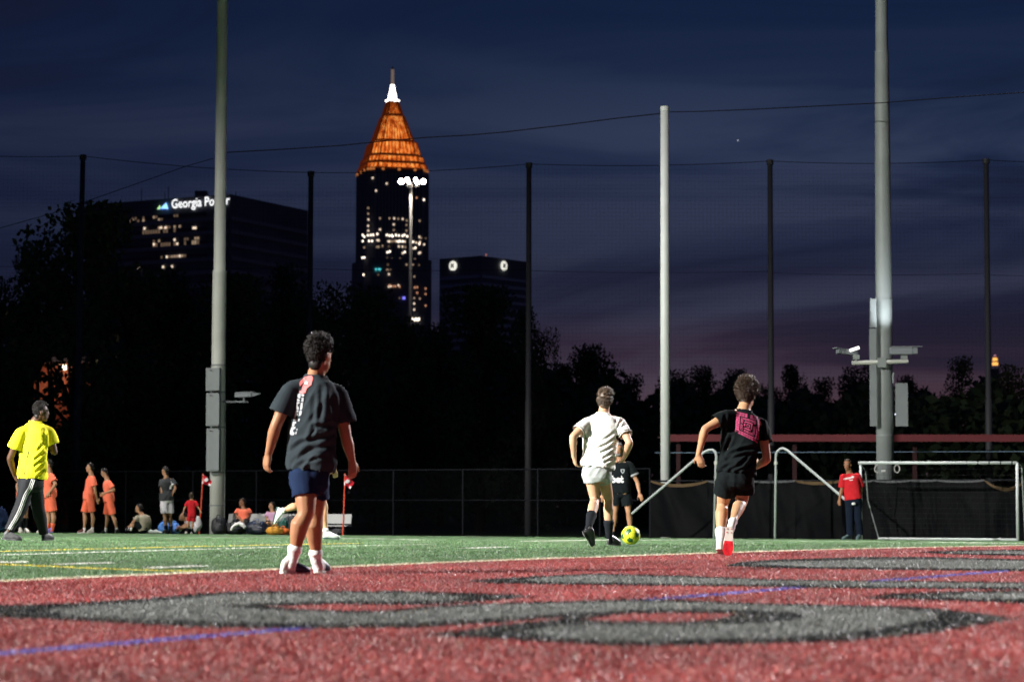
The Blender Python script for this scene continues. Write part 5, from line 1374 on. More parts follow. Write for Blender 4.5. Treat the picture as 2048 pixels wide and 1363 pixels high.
B_black = mat('black_boot', (.010, .010, .012), .32, .5); B_navy = mat('navy_boot', (.015, .02, .06), .4, .4); B_white = mat('white_boot', (.62, .60, .54), .45, .4); B_grey = mat('grey_boot', (.06, .062, .066), .5, .3, 30, .5); B_red = mat('red_sole', (.62, .02, .03), .35, .45, 25, .35); B_mint = mat('mint_boot', (.52, .58, .54), .5, .3, 30, .25); B_maroon = mat('maroon_sole', (.30, .04, .07), .45, .4); B_blue = mat('violet_boot', (.20, .18, .50), .5); B_whiteh = mat('white_heel', (.74, .72, .68), .6, .3); B_brown = mat('brown_boot', (.10, .035, .03), .5)
M_grid = mat('print_grey', (.42, .44, .47), .8, .1); M_pinkp = mat('print_pink', (.72, .19, .19), .8, .1, 40, .1); M_blackp = mat('print_black', (.012, .012, .014), .8); M_mag = mat('print_magenta', (.48, .070, .17), .85, .1, 60, .25); M_wht = mat('print_white', (.70, .70, .70), .8)
XU = Vector((1, 0, 0)); ZU = Vector((0, 0, 1)); YD = Vector((0, 1, 0))

def zc(x0, y0, k, pts): return [(x0 + x / k, y0 + y / k) for x, y in pts]
C1 = [(zc(480, 640, 4.543, q), dp * .62, w * .8) for q, dp, w in (([(745, 610), (735, 760), (720, 930)], .022, 6), ([(840, 640), (850, 760), (870, 900)], .024, 6), ([(640, 1075), (680, 960), (760, 965), (850, 950)], .030, 5), ([(450, 1190), (560, 1110), (690, 1075), (850, 1040)], .026, 5), ([(480, 1290), (620, 1180), (760, 1150), (850, 1130)], .020, 5), ([(690, 680), (665, 850), (640, 1000)], .014, 6), ([(540, 1310), (650, 1270), (800, 1230)], .014, 4))]
C2 = [(zc(1100, 760, 6.195, q), dp, w) for q, dp, w in (([(600, 770), (700, 720), (810, 640)], .010, 3), ([(580, 845), (690, 800), (815, 710)], .016, 2.8), ([(640, 890), (730, 840), (815, 770)], .028, 2.6), ([(670, 960), (740, 915), (810, 860)], .030, 2.4), ([(680, 1010), (740, 980), (800, 930)], .028, 2.2), ([(850, 580), (880, 500), (920, 470)], .022, 2.4), ([(860, 640), (900, 560), (960, 530)], .018, 2.2), ([(400, 640), (420, 760), (400, 900)], .012, 3), ([(430, 850), (540, 780), (640, 700)], .005, 3))]
C3 = [(zc(1360, 740, 6.195, q), dp, w) for q, dp, w in (([(545, 1030), (590, 920), (640, 820)], .030, 3.5), ([(585, 1090), (680, 1010), (820, 970), (960, 955)], .028, 3.2), ([(520, 1150), (640, 1090), (760, 1060), (900, 1040)], .018, 3), ([(630, 1230), (760, 1160), (860, 1060)], .022, 3), ([(500, 1240), (600, 1180), (680, 1160)], .014, 3), ([(560, 560), (545, 680), (555, 800)], .020, 3), ([(1000, 640), (1010, 780), (990, 900)], .022, 4), ([(700, 1260), (800, 1210), (900, 1130)], .016, 2.6))]
C5 = [(zc(0, 780, 4.258, q), dp, w) for q, dp, w in (([(370, 340), (375, 430), (400, 510)], .026, 3.2), ([(325, 510), (350, 470), (375, 440)], .020, 2.6), ([(300, 590), (350, 540), (395, 490)], .028, 2.6), ([(300, 640), (345, 600), (385, 550)], .024, 2.4), ([(310, 690), (345, 650), (375, 620)], .026, 2.2), ([(315, 735), (345, 700), (370, 680)], .026, 2.2), ([(140, 520), (150, 620), (165, 740)], .014, 3), ([(180, 650), (215, 690), (200, 745)], .014, 3), ([(230, 480), (260, 560), (250, 700)], .008, 3))]
# 1 ---- man in the dark printed T-shirt, seen from behind
p1 = person('person', 'man in dark T-shirt with pink fist print and navy shorts, seen from behind', 17.9, dict(
  head=(640, 713), neck=(632, 751, .02), shA=(584, 778, 0), shB=(675, 786, .06), elA=(551, 853, -.02), elB=(693, 878, .05), wrA=(537, 907, .04), wrB=(704, 921, .10), haA=(530, 945, .06), haB=(706, 950, .12),
  hiA=(609, 950, -.05), hiB=(631, 952, .06), knA=(613, 1022, -.12), knB=(631, 1021, .10), anA=(587, 1118, -.10), anB=(632, 1118, .16), heA=(561, 1153, -.14), toA=(620, 1155, -.02), heB=(633, 1147, .14), toB=(655, 1146, .33)),
  (.50, .86), S_brown, dict(face=(.62, .78, -.04), hair='curly', hairm=H_black, hvol=1.35, nstr=2000, vox=.0075, svox=.009, shirt=K_char, bottom=K_navy, shw=(.178, .192, .196), hem=.055, sleeve=.66, slr=.092, cuff=1.06, short=.66, shortA=.61, lr=.102, pw=.152,
  sockm=K_sock, sock=.70, sockB=.74, shoem=[B_whiteh, B_navy], solem=[B_white, B_maroon], studs=True, studm=B_white, ground='AB', seed=4, creases=C1, fang=28, famp=.034, ffreq=10, flo=.12, palmA=(.75, .65, 0), palmB=(-.6, .7, 0), thumbA=1, thumbB=-1, curl=.95, leg=1.20, arm=1.08, shd=.66, fat=.86, calfA=(-.75, -.6, 0), calfB=(-.5, -.8, 0)))
sh1 = p1['root']
def on_plane(px, py, d): return P(px, py, d)
def px_decal(pers, d, pts_list, m, name='print', parent=None, off=.007):
    """print whose outline corners are read off the photo, dropped straight back onto the cloth"""
    c = P(pts_list[0][0][0], pts_list[0][0][1], d)
    for lp in pts_list:
        q = [P(x, y, d) for x, y in lp]; V2, F2 = poly_mesh([[(v.x - c.x, v.z - c.z) for v in q]], .02)
        decal(parent or pers['shirt'], pers['bvh'], V2, F2, c, XU, ZU, YD, m, name, .012, off)
z1 = lambda x, y: (570 + x / 9.74, 740 + y / 9.74)
px_decal(p1, 17.9, [[z1(*q) for q in [(300, 320), (290, 260), (320, 205), (345, 190), (370, 150), (415, 120), (440, 130), (470, 112), (530, 112), (560, 150), (548, 230), (530, 300), (450, 360), (420, 450), (350, 470), (290, 440), (310, 380), (330, 330)]]], M_pinkp)
px_decal(p1, 17.9, [[z1(*q) for q in lp] for lp in ([(300, 330), (360, 260), (420, 215), (425, 228), (370, 280), (335, 340), (322, 410), (312, 410)], [(410, 130), (420, 130), (425, 190), (415, 190)], [(345, 195), (352, 190), (362, 240), (352, 245)], [(325, 400), (345, 320), (352, 325), (332, 405)])], M_blackp, off=.009)
px_decal(p1, 17.9, [[z1(*q) for q in lp] for lp in ([(390, 250), (430, 215), (470, 245), (455, 280), (400, 290)],)], M_wht, off=.011)
px_decal(p1, 17.9, [[z1(*q) for q in lp] for lp in ([(425, 225), (445, 228), (440, 245), (428, 242)], [(395, 285), (418, 284), (416, 298), (392, 298)], [(455, 250), (468, 250), (460, 278), (452, 272)])], M_blackp, off=.013)
GL = [[(262, 480), (290, 462), (322, 466), (318, 545), (300, 556), (262, 535)], [(245, 560), (300, 575), (305, 610), (248, 612)],
      [(238, 628), (300, 625), (300, 655), (265, 660), (262, 715), (285, 722), (283, 775), (225, 770)],
      [(220, 785), (278, 790), (276, 815), (248, 825), (246, 850), (265, 855), (262, 885), (228, 895), (218, 935), (188, 928)],
      [(182, 945), (245, 950), (240, 992), (178, 985)], [(170, 1000), (238, 1010), (232, 1040), (200, 1045), (195, 1095), (148, 1098)],
      [(140, 1112), (222, 1108), (222, 1140), (178, 1150), (165, 1200), (205, 1222), (185, 1265), (130, 1265), (100, 1235), (108, 1180)],
      [(333, 485), (362, 473), (398, 482), (390, 525), (340, 515)], [(332, 540), (388, 548), (380, 615), (355, 625), (330, 612), (345, 580)],
      [(330, 640), (368, 640), (362, 740), (340, 785), (310, 780)], [(300, 800), (350, 800), (340, 880), (290, 900)], [(282, 955), (312, 950), (302, 1000), (274, 998)], [(250, 1140), (268, 1150), (250, 1185), (240, 1180)], [(225, 1205), (250, 1200), (240, 1250), (215, 1245)]]
px_decal(p1, 17.9, [[z1(*q) for q in lp] for lp in GL], M_grid)

# 2 ---- player in white running away
p2 = person('person', 'player in white jersey and light grey shorts running towards the ball', 27.8, dict(
  head=(1210, 801, .08), neck=(1207, 826, .06), shA=(1173, 846, .0), shB=(1241, 846, .06), elA=(1146, 873, -.12), elB=(1259, 885, -.10), wrA=(1148, 914, -.05), wrB=(1250, 912, .10), haA=(1153, 938, .0), haB=(1238, 932, .22),
  hiA=(1183, 943, -.04), hiB=(1204, 946, .05), knA=(1190, 998, .02), knB=(1217, 996, .18), anA=(1178, 1056, -.38), anB=(1218, 1065, .22), heA=(1166, 1066, -.50), toA=(1184, 1096, -.36), heB=(1215, 1081, .20), toB=(1240, 1084, .42)),
  (.10, 1), S_light, dict(face=(.08, 1, .0), hair='straight', hairm=H_brown, hvol=1.15, nstr=1700, vox=.0085, svox=.0105, shirt=K_white, bottom=K_grey, shw=(.190, .195, .205), hem=.09, sleeve=.62, slr=.080, short=.36, lr=.106, pw=.172,
  sockm=K_sockb, sock=.50, shoem=B_black, studs=True, studm=mat('stud_metal', (.35, .35, .36), .3, .5), ground='AB', seed=9, creases=C2, fang=-50, famp=.022, ffreq=11, flo=.06, palmA=(.9, .3, 0), palmB=(-.5, .7, -.4), thumbB=-1, curl=1.1, leg=1.05, arm=1.08, upA=(.85, -.15, .45), shd=.64, fat=1.05, pang=40))
# dark trim on both cuffs
for s_, sg in (('A', 0), ('B', 1)):
    e_ = p2['j']['sh' + s_].lerp(p2['j']['el' + s_], .60); ax = (p2['j']['el' + s_] - p2['j']['sh' + s_]).normalized()
    mb = MB(); u_ = ax.orthogonal().normalized(); v_ = ax.cross(u_)
    mb.loft([ringp(e_ - ax * .016, u_, v_, .0865, .0865, 24), ringp(e_ - ax * .006, u_, v_, .087, .087, 24)], 0, False); mb.build('cuff_trim', mat('olive_trim', (.05, .045, .02), .8), p2['shirt'], True)

# 3 ---- runner in black with magenta print
p3 = person('person', 'curly-haired runner in black kit with a magenta square print on the back', 23.3, dict(
  head=(1494, 792, .12), neck=(1487, 820, .06), shA=(1452, 832, -.02), shB=(1524, 851, .10), elA=(1410, 858, -.10), elB=(1534, 918, .02), wrA=(1397, 908, -.05), wrB=(1512, 934, .25), haA=(1405, 940, .0), haB=(1500, 928, .35),
  hiA=(1456, 952, -.03), hiB=(1487, 954, .05), knA=(1445, 1007, .12), knB=(1483, 1004, .12), anA=(1441, 1092, -.10), anB=(1465, 1044, -.26), heA=(1439, 1108, -.16), toA=(1446, 1119, .06), heB=(1459, 1052, -.35), toB=(1455, 1112, -.36)),
  (.25, .97), S_olive, dict(face=(.38, .92, -.10), hair='curly', hairm=H_curl, hvol=1.9, nstr=2200, vox=.008, svox=.0095, shirt=K_blk, bottom=K_blk, shw=(.180, .178, .188), hem=.05, sleeve=.50, slr=.080, short=.62, lr=.115, pw=.175,
  sockm=K_sock, sock=.62, sockB=.84, shoek=1.12, shoem=B_white, solem=B_white, solemB=[B_white, B_red], studs=True, studm=B_red, ground='A', seed=14, creases=C3, fang=35, famp=.034, ffreq=10, flo=.12, palmA=(.5, .85, 0), palmB=(0, 1, 0), curl=.55, leg=1.08, arm=1.0, upB=(.10, 1, .0), shd=.66, calfB=(0, -.5, .8)))
z3_ = lambda x, y: (1440 + x / 11.36, 800 + y / 11.36)
import itertools
quad = [(362, 255), (935, 395), (850, 985), (325, 720)]
def qp(u, v):   # bilinear inside the print's own four corners
    a = [quad[0][i] + (quad[1][i] - quad[0][i]) * u for i in (0, 1)]; b = [quad[3][i] + (quad[2][i] - quad[3][i]) * u for i in (0, 1)]
    return z3_(a[0] + (b[0] - a[0]) * v, a[1] + (b[1] - a[1]) * v)
rr_ = random.Random(4)
loops3 = []
for lo_, hi_, ch in ((.0, .155, 9), (.20, .285, 13), (.33, .385, 9), (.425, .465, 4)):
    a, b = lo_, 1 - lo_; c, d_ = hi_, 1 - hi_
    for side in range(4):
        n_ = ch
        for q in range(n_):
            t0 = a + (b - a) * (q + .06) / n_; t1 = a + (b - a) * (q + .94) / n_
            s0, s1 = a, c
            if q == 0: pass
            lp = [(t0, s0), (t1, s0), (t1, s1), (t0, s1)]
            if q == 0: lp[3] = (max(t0, c), s1)
            if q == n_ - 1: continue
            if rr_.random() < .07: continue
            if side == 1: lp = [(1 - y, x) for x, y in lp]
            if side == 2: lp = [(1 - x, 1 - y) for x, y in lp]
            if side == 3: lp = [(y, 1 - x) for x, y in lp]
            loops3.append([qp(*w) for w in lp])
mbv = []; mbf = []
c3_ = P(1490, 855, 23.3)
def join_px(loops, d, c):
    V_ = []; F_ = []
    for lp in loops:
        o = len(V_); V_ += [((P(x, y, d) - c).x, (P(x, y, d) - c).z) for x, y in lp]; F_.append(tuple(range(o, o + len(lp))))
    return V_, F_
V2, F2 = join_px(loops3, 23.3, c3_); decal(p3['shirt'], p3['bvh'], V2, F2, c3_, XU, ZU, YD, M_mag, 'print', .014, .007)
# dark letter strokes across the lettered rings
strokes = []
for lo_, hi_, n_ in ((.03, .125, 26), (.218, .268, 30)):
    for side in range(4):
        for q in range(n_):
            t = lo_ + (1 - 2 * lo_) * (q + .5) / n_ + rr_.uniform(-.004, .004); w = .0065; s0 = lo_ + rr_.choice((0, .02, .04)) * (hi_ - lo_) / .1; s1 = hi_ - rr_.choice((0, .0, .03)) * (hi_ - lo_) / .1
            lp = [(t - w, s0), (t + w, s0), (t + w, s1), (t - w, s1)]
            if rr_.random() < .22: continue
            if side == 1: lp = [(1 - y, x) for x, y in lp]
            if side == 2: lp = [(1 - x, 1 - y) for x, y in lp]
            if side == 3: lp = [(y, 1 - x) for x, y in lp]
            strokes.append([qp(*w_) for w_ in lp])
V2, F2 = join_px(strokes, 23.3, c3_); decal(p3['shirt'], p3['bvh'], V2, F2, c3_, XU, ZU, YD, M_blackp, 'print_lettering', .02, .0095)

# 4 ---- older man in black facing the camera behind the ball
p4 = person('person', 'grey-haired man in black kit facing the camera behind the player in white', 46.0, dict(
  head=(1238, 899, -.04), neck=(1240, 922, 0), shA=(1221, 928, .0), shB=(1260, 929, 0), elA=(1210, 964, .02), elB=(1275, 965, -.02), wrA=(1206, 988, -.08), wrB=(1279, 986, -.10), haA=(1205, 1005, -.1), haB=(1286, 1003, -.14),
  hiA=(1232, 984, 0), hiB=(1251, 984, 0), knA=(1230, 1022, -.02), knB=(1257, 1022, -.04), anA=(1226, 1062, .05), anB=(1262, 1062, .05), heA=(1226, 1072, .10), toA=(1221, 1074, -.15), heB=(1262, 1072, .10), toB=(1266, 1074, -.15)),
  (-.12, -1), S_tan, dict(face=(-.28, -.95, -.05), facial=True, beard=H_grey, hair='straight', hairm=H_grey, hvol=.7, nstr=260, vox=.011, svox=.0115, shirt=K_blk, bottom=K_blk, shw=(.195, .19, .195), hem=-.03, sleeve=.58, slr=.082, short=.72, lr=.108, sock=.9, sockm=K_sockb, shoem=B_black, ground='AB', seed=21, famp=.016, palm=(0, 1, 0), curl=.5, fat=1.08, leg=1.0))
vs_, fs_ = text_mesh("bet", .17, .010)
c = P(1223.5, 963.5, 45.7); decal(p4['shirt'], p4['bvh'], [(v.x, v.y) for v in vs_], fs_, c, XU, ZU, YD, M_wht, 'print_lettering', .02, .008)
px_decal(p4, 45.7, [[(1243.0, 950), (1244.5, 950), (1244.2, 953.5), (1243, 953.5)]], M_wht, 'print_mark', off=.008)
px_decal(p4, 45.7, [[(1242, 937), (1250, 937), (1250, 942), (1246, 947), (1242, 942)]], mat('badge_grey', (.30, .34, .36), .7), 'badge', off=.008)
px_decal(p4, 45.7, [[(1244.3, 939), (1247.7, 939), (1247.7, 942), (1246, 944.5), (1244.3, 942)]], M_blackp, 'badge_star', off=.011)
c = p4['j']['shB'].lerp(p4['j']['elB'], .56); ax = (p4['j']['elB'] - p4['j']['shB']).normalized(); u_ = ax.orthogonal().normalized(); v_ = ax.cross(u_)
mb = MB(); mb.loft([ringp(c - ax * .018, u_, v_, .090, .090, 20), ringp(c + ax * .012, u_, v_, .091, .091, 20)], 0, False); mb.build('cuff_trim', mat('cuff_grey', (.34, .35, .36), .8), p4['shirt'], True)

# 5 ---- referee in yellow
p5 = person('person', 'referee in bright yellow shirt and black striped track pants at far left', 31.0, dict(
  head=(82, 824, .0), neck=(71, 842, 0), shA=(42, 864, -.10), shB=(98, 862, .12), elA=(20, 916, -.05), elB=(109, 904, .16), wrA=(29, 950, .10), wrB=(102, 893, .38), haA=(38, 966, .15), haB=(100, 880, .45),
  hiA=(56, 962, -.09), hiB=(70, 962, .08), knA=(41, 1016, -.10), knB=(76, 1012, .12), anA=(17, 1068, -.16), anB=(88, 1068, .20), heA=(5, 1084, -.16), toA=(44, 1087, -.14), heB=(85, 1080, .14), toB=(106, 1078, .38)),
  (.62, .78), S_dark, dict(face=(.92, .36, -.02), facial=True, hair='curly', hairm=H_black, hvol=.7, nstr=900, vox=.009, svox=.011, shirt=K_yel, bottom=K_blkp, pants=True, pantlen=.99, pk=.084, pa=.062, shw=(.185, .192, .205), hem=.05, sleeve=.62, slr=.094, cuff=1.0, pw=.176, sock=1.0, sockm=K_sockb, shoem=B_grey, ground='AB', seed=27, creases=C5, fang=-40, famp=.032, ffreq=10, flo=.14, palm=(.6, .5, 0), curl=1.1, leg=.98, arm=1.05, shd=.72, fat=1.05))
# stripes down the near leg and the dark back piping
def leg_stripes(pers, pts_rows, d, m, n3=3, gap=3.0, wpx=1.3):
    bv = None
    me = pers['bottoms'].data; org_ = pers['root'].location
    bv = BVHTree.FromPolygons([v.co + org_ for v in me.vertices], [tuple(p.vertices) for p in me.polygons])
    for k_ in range(n3):
        c = P(pts_rows[0][0], pts_rows[0][1], d); lp = [(x + (k_ - 1) * gap, y + (k_ - 1) * gap * .3) for x, y in pts_rows]
        q = [P(x, y, d) for x, y in lp]; V2, F2 = strip([((v - c).x, (v - c).z) for v in q], wpx / FPX * d)
        decal(pers['bottoms'], bv, V2, F2, c, XU, ZU, YD, m, 'stripe', .02, .006)
leg_stripes(p5, [(72, 958), (66, 975), (57, 990), (50, 1010), (43, 1028), (34, 1044), (26, 1058)], 31.0, M_wht)
V2, F2 = strip([((P(x, y, 31) - P(64, 895, 31)).x, (P(x, y, 31) - P(64, 895, 31)).z) for x, y in ((64, 895), (60, 912), (55.5, 930), (54, 953))], .010)
decal(p5['shirt'], p5['bvh'], V2, F2, P(64, 895, 31), XU, ZU, YD, M_blackp, 'piping', .02, .005)
px_decal(p5, 31, [[(66, 834), (71, 833), (70, 839), (64.5, 839.5)]], M_blackp, 'collar_tab')
px_decal(p5, 31, [[(108, 884.5), (113.5, 883.5), (114.3, 889), (110.5, 890)]], M_blackp, 'sleeve_badge')

# 6 ---- man in red by the goal
p6 = person('person', 'man in red shirt and dark trousers standing at the goal', 52.0, dict(
  head=(1695, 929, -.05), neck=(1699, 946, 0), shA=(1685, 953, -.02), shB=(1716, 951, 0), elA=(1684, 976, .0), elB=(1722, 975, .06), wrA=(1679, 997, -.05), wrB=(1721, 994, .12), haA=(1678, 1011, -.08), haB=(1720, 1006, .14),
  hiA=(1699, 1001, 0), hiB=(1715, 1001, 0), knA=(1700, 1038, -.02), knB=(1716, 1038, 0), anA=(1701, 1074, 0), anB=(1720, 1074, .05), heA=(1703, 1081, .05), toA=(1684, 1082, -.15), heB=(1721, 1081, .08), toB=(1714, 1083, -.16)),
  (-.25, -1), S_mid, dict(face=(-.45, -.9, -.05), facial=True, hair='curly', hairm=H_short, hvol=.35, nstr=200, vox=.012, svox=.012, shirt=K_red, bottom=K_nvp, pants=True, pantlen=1.0, pk=.082, pa=.078, shw=(.195, .185, .185), hem=.06, sleeve=.92, slr=.076, sock=1.0, shoem=mat('teal_shoe', (.10, .15, .16), .5), ground='AB', seed=33, famp=.014, palm=(.5, .5, 0), curl=.7))
rt_ = random.Random(8); lps = []
for k_ in range(7):
    x = 1690 + k_ * 2.2; lps.append([(x, 955.5 - k_ * .45), (x + 1.5, 955.2 - k_ * .45), (x + 1.5, 958.6 - k_ * .4), (x, 959 - k_ * .4)])
lps.append([(1704.5, 953), (1706, 951), (1709, 951), (1710.5, 953), (1709, 955), (1706, 955)]); lps.append([(1701, 958.6), (1708, 958), (1708, 959.6), (1701, 960.2)])
px_decal(p6, 51.7, lps, M_wht, 'shirt_logo', off=.008)
mb = MB(); q = P(1707, 1006.5, 51.83); mb.ell(q, (.044, .02, .03)); mb.build('trouser_badge', M_wht, p6['root'], True)

# 7 ---- runner hidden behind the first man
p7 = person('person', 'runner in grey top and mint boots mostly hidden behind the man in the dark T-shirt', 34.0, dict(
  head=(628, 852, .05), neck=(630, 875, 0), shA=(606, 886, .12), shB=(652, 886, -.10), elA=(600, 920, .2), elB=(664, 914, -.1), wrA=(612, 940, .3), wrB=(669, 938, .05), haA=(620, 950, .35), haB=(671, 955, .1),
  hiA=(613, 967, .05), hiB=(631, 967, -.06), knA=(598, 1012, .10), knB=(649, 1014, -.05), anA=(566, 1020, .05), anB=(651, 1066, -.06), heA=(554, 1013, .05), toA=(545, 1047, .05), heB=(645, 1080, -.08), toB=(680, 1082, .0)),
  (.9, .35), S_olive, dict(face=(.95, .2, 0), hair='curly', hairm=H_black, nstr=80, vox=.011, svox=.013, shirt=K_silver, bottom=K_navy, shw=(.22, .19, .19), hem=-.02, sleeve=.7, short=.72, lr=.115, sock=.80, sockm=K_sock, shoem=B_mint, solem=mat('bottle_sole', (.04, .08, .07), .5), ground='B', seed=40, curl=.8, upA=(1, 0, .25), leg=1.02))

# 8-11 ---- coral team players on the far touch line
GC = 'coral-kit players on the far touch line'
def coral(label, d, J, fw, face, seed, **kw):
    c = dict(face=face, hair='straight', hairm=H_black, hvol=.9, nstr=160, vox=.014, svox=.014, shirt=K_org, bottom=K_org2, shw=(.18, .17, .18), hem=-.12, sleeve=.66, slr=.082, short=.95, lr=.105, sock=.85, sockm=K_sock, shoem=B_white, ground='AB', seed=seed, famp=.016, curl=.9, palm=(0, -1, 0), facial=True); c.update(kw)
    return person('person', label, d, J, fw, S_tan, c, GC)
coral('coral-kit player with hand on hip just right of the referee', 57.5, dict(head=(97, 929), neck=(99, 946), shA=(103, 951, -.17), shB=(97, 951, .17), elA=(111, 968, -.25), elB=(92, 970, .2), wrA=(99, 984, -.22), wrB=(88, 986, .2), hiA=(101, 989, -.09), hiB=(99, 989, .09), knA=(106, 1024, -.10), knB=(96, 1024, .08), anA=(105, 1055, -.10), anB=(95, 1055, .08), heA=(107, 1062, -.1), toA=(90, 1064, -.12), heB=(97, 1062, .1), toB=(80, 1063, .1)), (-1, .1), (-.95, -.15, 0), 51, sockm=K_socko, sock=.62, shoem=B_blue, leg=1.08, fat=1.05)
coral('coral-kit player half hidden behind the referee and a team-mate', 59.5, dict(head=(88, 943), neck=(90, 957), shA=(93, 962, -.16), shB=(87, 962, .16), elA=(92, 978, -.2), elB=(84, 980, .2), wrA=(84, 990, -.15), wrB=(80, 992, .2), hiA=(91, 996, -.09), hiB=(89, 996, .09), knA=(92, 1028, -.08), knB=(86, 1028, .1), anA=(93, 1056, -.08), anB=(86, 1056, .1), heA=(95, 1062, -.1), toA=(79, 1063, -.1), heB=(88, 1062, .1), toB=(73, 1063, .1)), (-1, 0), (-.9, -.3, 0), 52, k=.94, sockm=K_socko)
coral('taller coral-kit player with hands behind his back, facing left', 60.4, dict(head=(180, 935), neck=(183, 950), shA=(186, 957, -.17), shB=(180, 957, .17), elA=(190, 979, -.18), elB=(188, 979, .2), wrA=(194, 996, -.05), wrB=(193, 996, .05), hiA=(179, 993, -.09), hiB=(177, 993, .09), knA=(184, 1025, -.10), knB=(169, 1025, .10), anA=(185, 1053, -.10), anB=(169, 1053, .10), heA=(188, 1060, -.10), toA=(173, 1062, -.15), heB=(172, 1059, .10), toB=(155, 1060, .10)), (-1, .05), (-.98, -.12, .05), 53, shoemB=B_brown, k=.97)
coral('shorter coral-kit player looking down at his hands', 62.0, dict(head=(209, 945), neck=(214, 959), shA=(219, 966, -.16), shB=(213, 966, .16), elA=(228, 979, -.18), elB=(214, 984, .18), wrA=(210, 985, -.15), wrB=(207, 988, .12), hiA=(219, 998, -.09), hiB=(217, 998, .09), knA=(225, 1030, -.10), knB=(214, 1030, .08), anA=(234, 1053, -.10), anB=(212, 1053, .08), heA=(240, 1058, -.1), toA=(228, 1061, -.12), heB=(215, 1060, .1), toB=(202, 1061, .1)), (-1, .05), (-.9, -.1, -.42), 54, k=.92, shoem=B_black)
coral('coral-shirted player almost wholly hidden behind the referee', 58.6, dict(head=(50, 935), neck=(50, 952), shA=(44, 957, -.12), shB=(56, 957, .12), elA=(34, 970, -.15), elB=(58, 974, .12), wrA=(36, 985, -.2), wrB=(55, 986, .1), hiA=(44, 992, -.07), hiB=(51, 992, .07), knA=(42, 1024, -.08), knB=(52, 1024, .08), anA=(40, 1053, -.08), anB=(51, 1053, .08), heA=(38, 1060, -.1), toA=(44, 1062, -.2), heB=(49, 1060, .1), toB=(58, 1061, -.06)), (.4, -.8), (.3, -.9, 0), 55, bottom=K_white2, short=.6, sockm=K_sockb, sock=.30, facial=False)

# 13 ---- bystander in grey tee and white shorts
p13 = person('person', 'bystander in dark grey printed tee and white shorts, hands at his hips', 64.4, dict(head=(331, 942), neck=(333, 955), shA=(323, 962, -.05), shB=(346, 961, .05), elA=(324, 979, -.12), elB=(351, 976, .0), wrA=(325, 993, -.1), wrB=(345, 987, -.05), haA=(329, 1000, -.05), hiA=(328, 998, -.05), hiB=(339, 998, .05), knA=(330, 1030, -.04), knB=(340, 1030, .04), anA=(332, 1056, -.04), anB=(341, 1056, .04), heA=(334, 1061, -.1), toA=(326, 1063, .0), heB=(343, 1061, .0), toB=(336, 1062, .12)),
  (-.55, .8), S_tan, dict(face=(-.9, .35, 0), facial=True, hair='straight', hairm=H_black, hvol=.95, nstr=160, vox=.014, svox=.014, shirt=K_grn, bottom=K_white2, shw=(.20, .185, .19), hem=-.06, sleeve=.62, slr=.088, short=.88, lr=.115, pw=.185, sock=.62, sockm=K_sockb, shoem=B_black, ground='AB', seed=61, famp=.016, fat=1.08, leg=1.1))
px_decal(p13, 64, [[(337, 958), (340.5, 957), (345, 972), (345, 977), (341.5, 977)], [(343, 957), (346, 958), (346, 966), (343.5, 964)], [(336, 972), (340, 966), (341.5, 970), (340, 977), (335, 977)]], M_wht, 'print', off=.008)

# 14 ---- child in red
person('person', 'small child in red kit holding the corner flag', 63.6, dict(head=(383, 991), neck=(383.5, 999), shA=(376, 1003), shB=(391, 1003), elA=(370, 1014, -.02), elB=(396, 1013), wrA=(366, 1025, -.05), wrB=(400.5, 1021, -.02), hiA=(380, 1029, 0), hiB=(388, 1029, 0), knA=(377, 1044, 0), knB=(386, 1044, .03), anA=(374, 1056, 0), anB=(384, 1056, .05), heA=(374, 1060, -.02), toA=(371, 1062, .10), heB=(384, 1060, .03), toB=(382, 1061, .15)),
  (.0, 1), S_tan, dict(k=.60, headk=1.22, face=(.1, 1, 0), hair='straight', hairm=H_short, hvol=.9, nstr=140, vox=.011, svox=.012, shirt=K_red, bottom=K_red, shw=(.20, .18, .18), hem=-.12, sleeve=.8, slr=.085, short=.85, lr=.11, sock=.6, sockm=K_sockb, shoem=B_white, ground='AB', seed=66, curl=1.1))

# seated people along the touch line
def seated(label, d, J, fw, face, seed, skin=S_tan, **kw):
    c = dict(face=face, hair='straight', hairm=H_black, hvol=.9, nstr=140, vox=.014, svox=.014, shw=(.19, .19, .19), hem=-.10, sleeve=.66, slr=.086, short=.9, lr=.105, sock=.8, sockm=K_sock, shoem=B_black, seed=seed, famp=.016, curl=.8, facial=True); c.update(kw)
    return person('person', label, d, J, fw, skin, c)
seated('person in sand-coloured tee sitting on the grass, back turned', 64.5, dict(head=(278, 1016), neck=(283, 1028), shA=(276, 1034, -.12), shB=(290, 1034, .12), elA=(266, 1044, -.18), elB=(278, 1046, .15), wrA=(265, 1050, -.05), wrB=(266, 1050, .1), hiA=(289, 1056, -.09), hiB=(289, 1056, .09), knA=(268, 1044, -.10), knB=(268, 1043, .15), anA=(262, 1056, -.2), anB=(258, 1056, .1), heA=(263, 1060, -.2), toA=(256, 1061, -.2), heB=(259, 1060, .1), toB=(250, 1061, .1)), (-.85, .35), (-.85, .2, .1), 71, shirt=K_sand, bottom=K_blk, bend=.07, facial=False, hem=-.14)
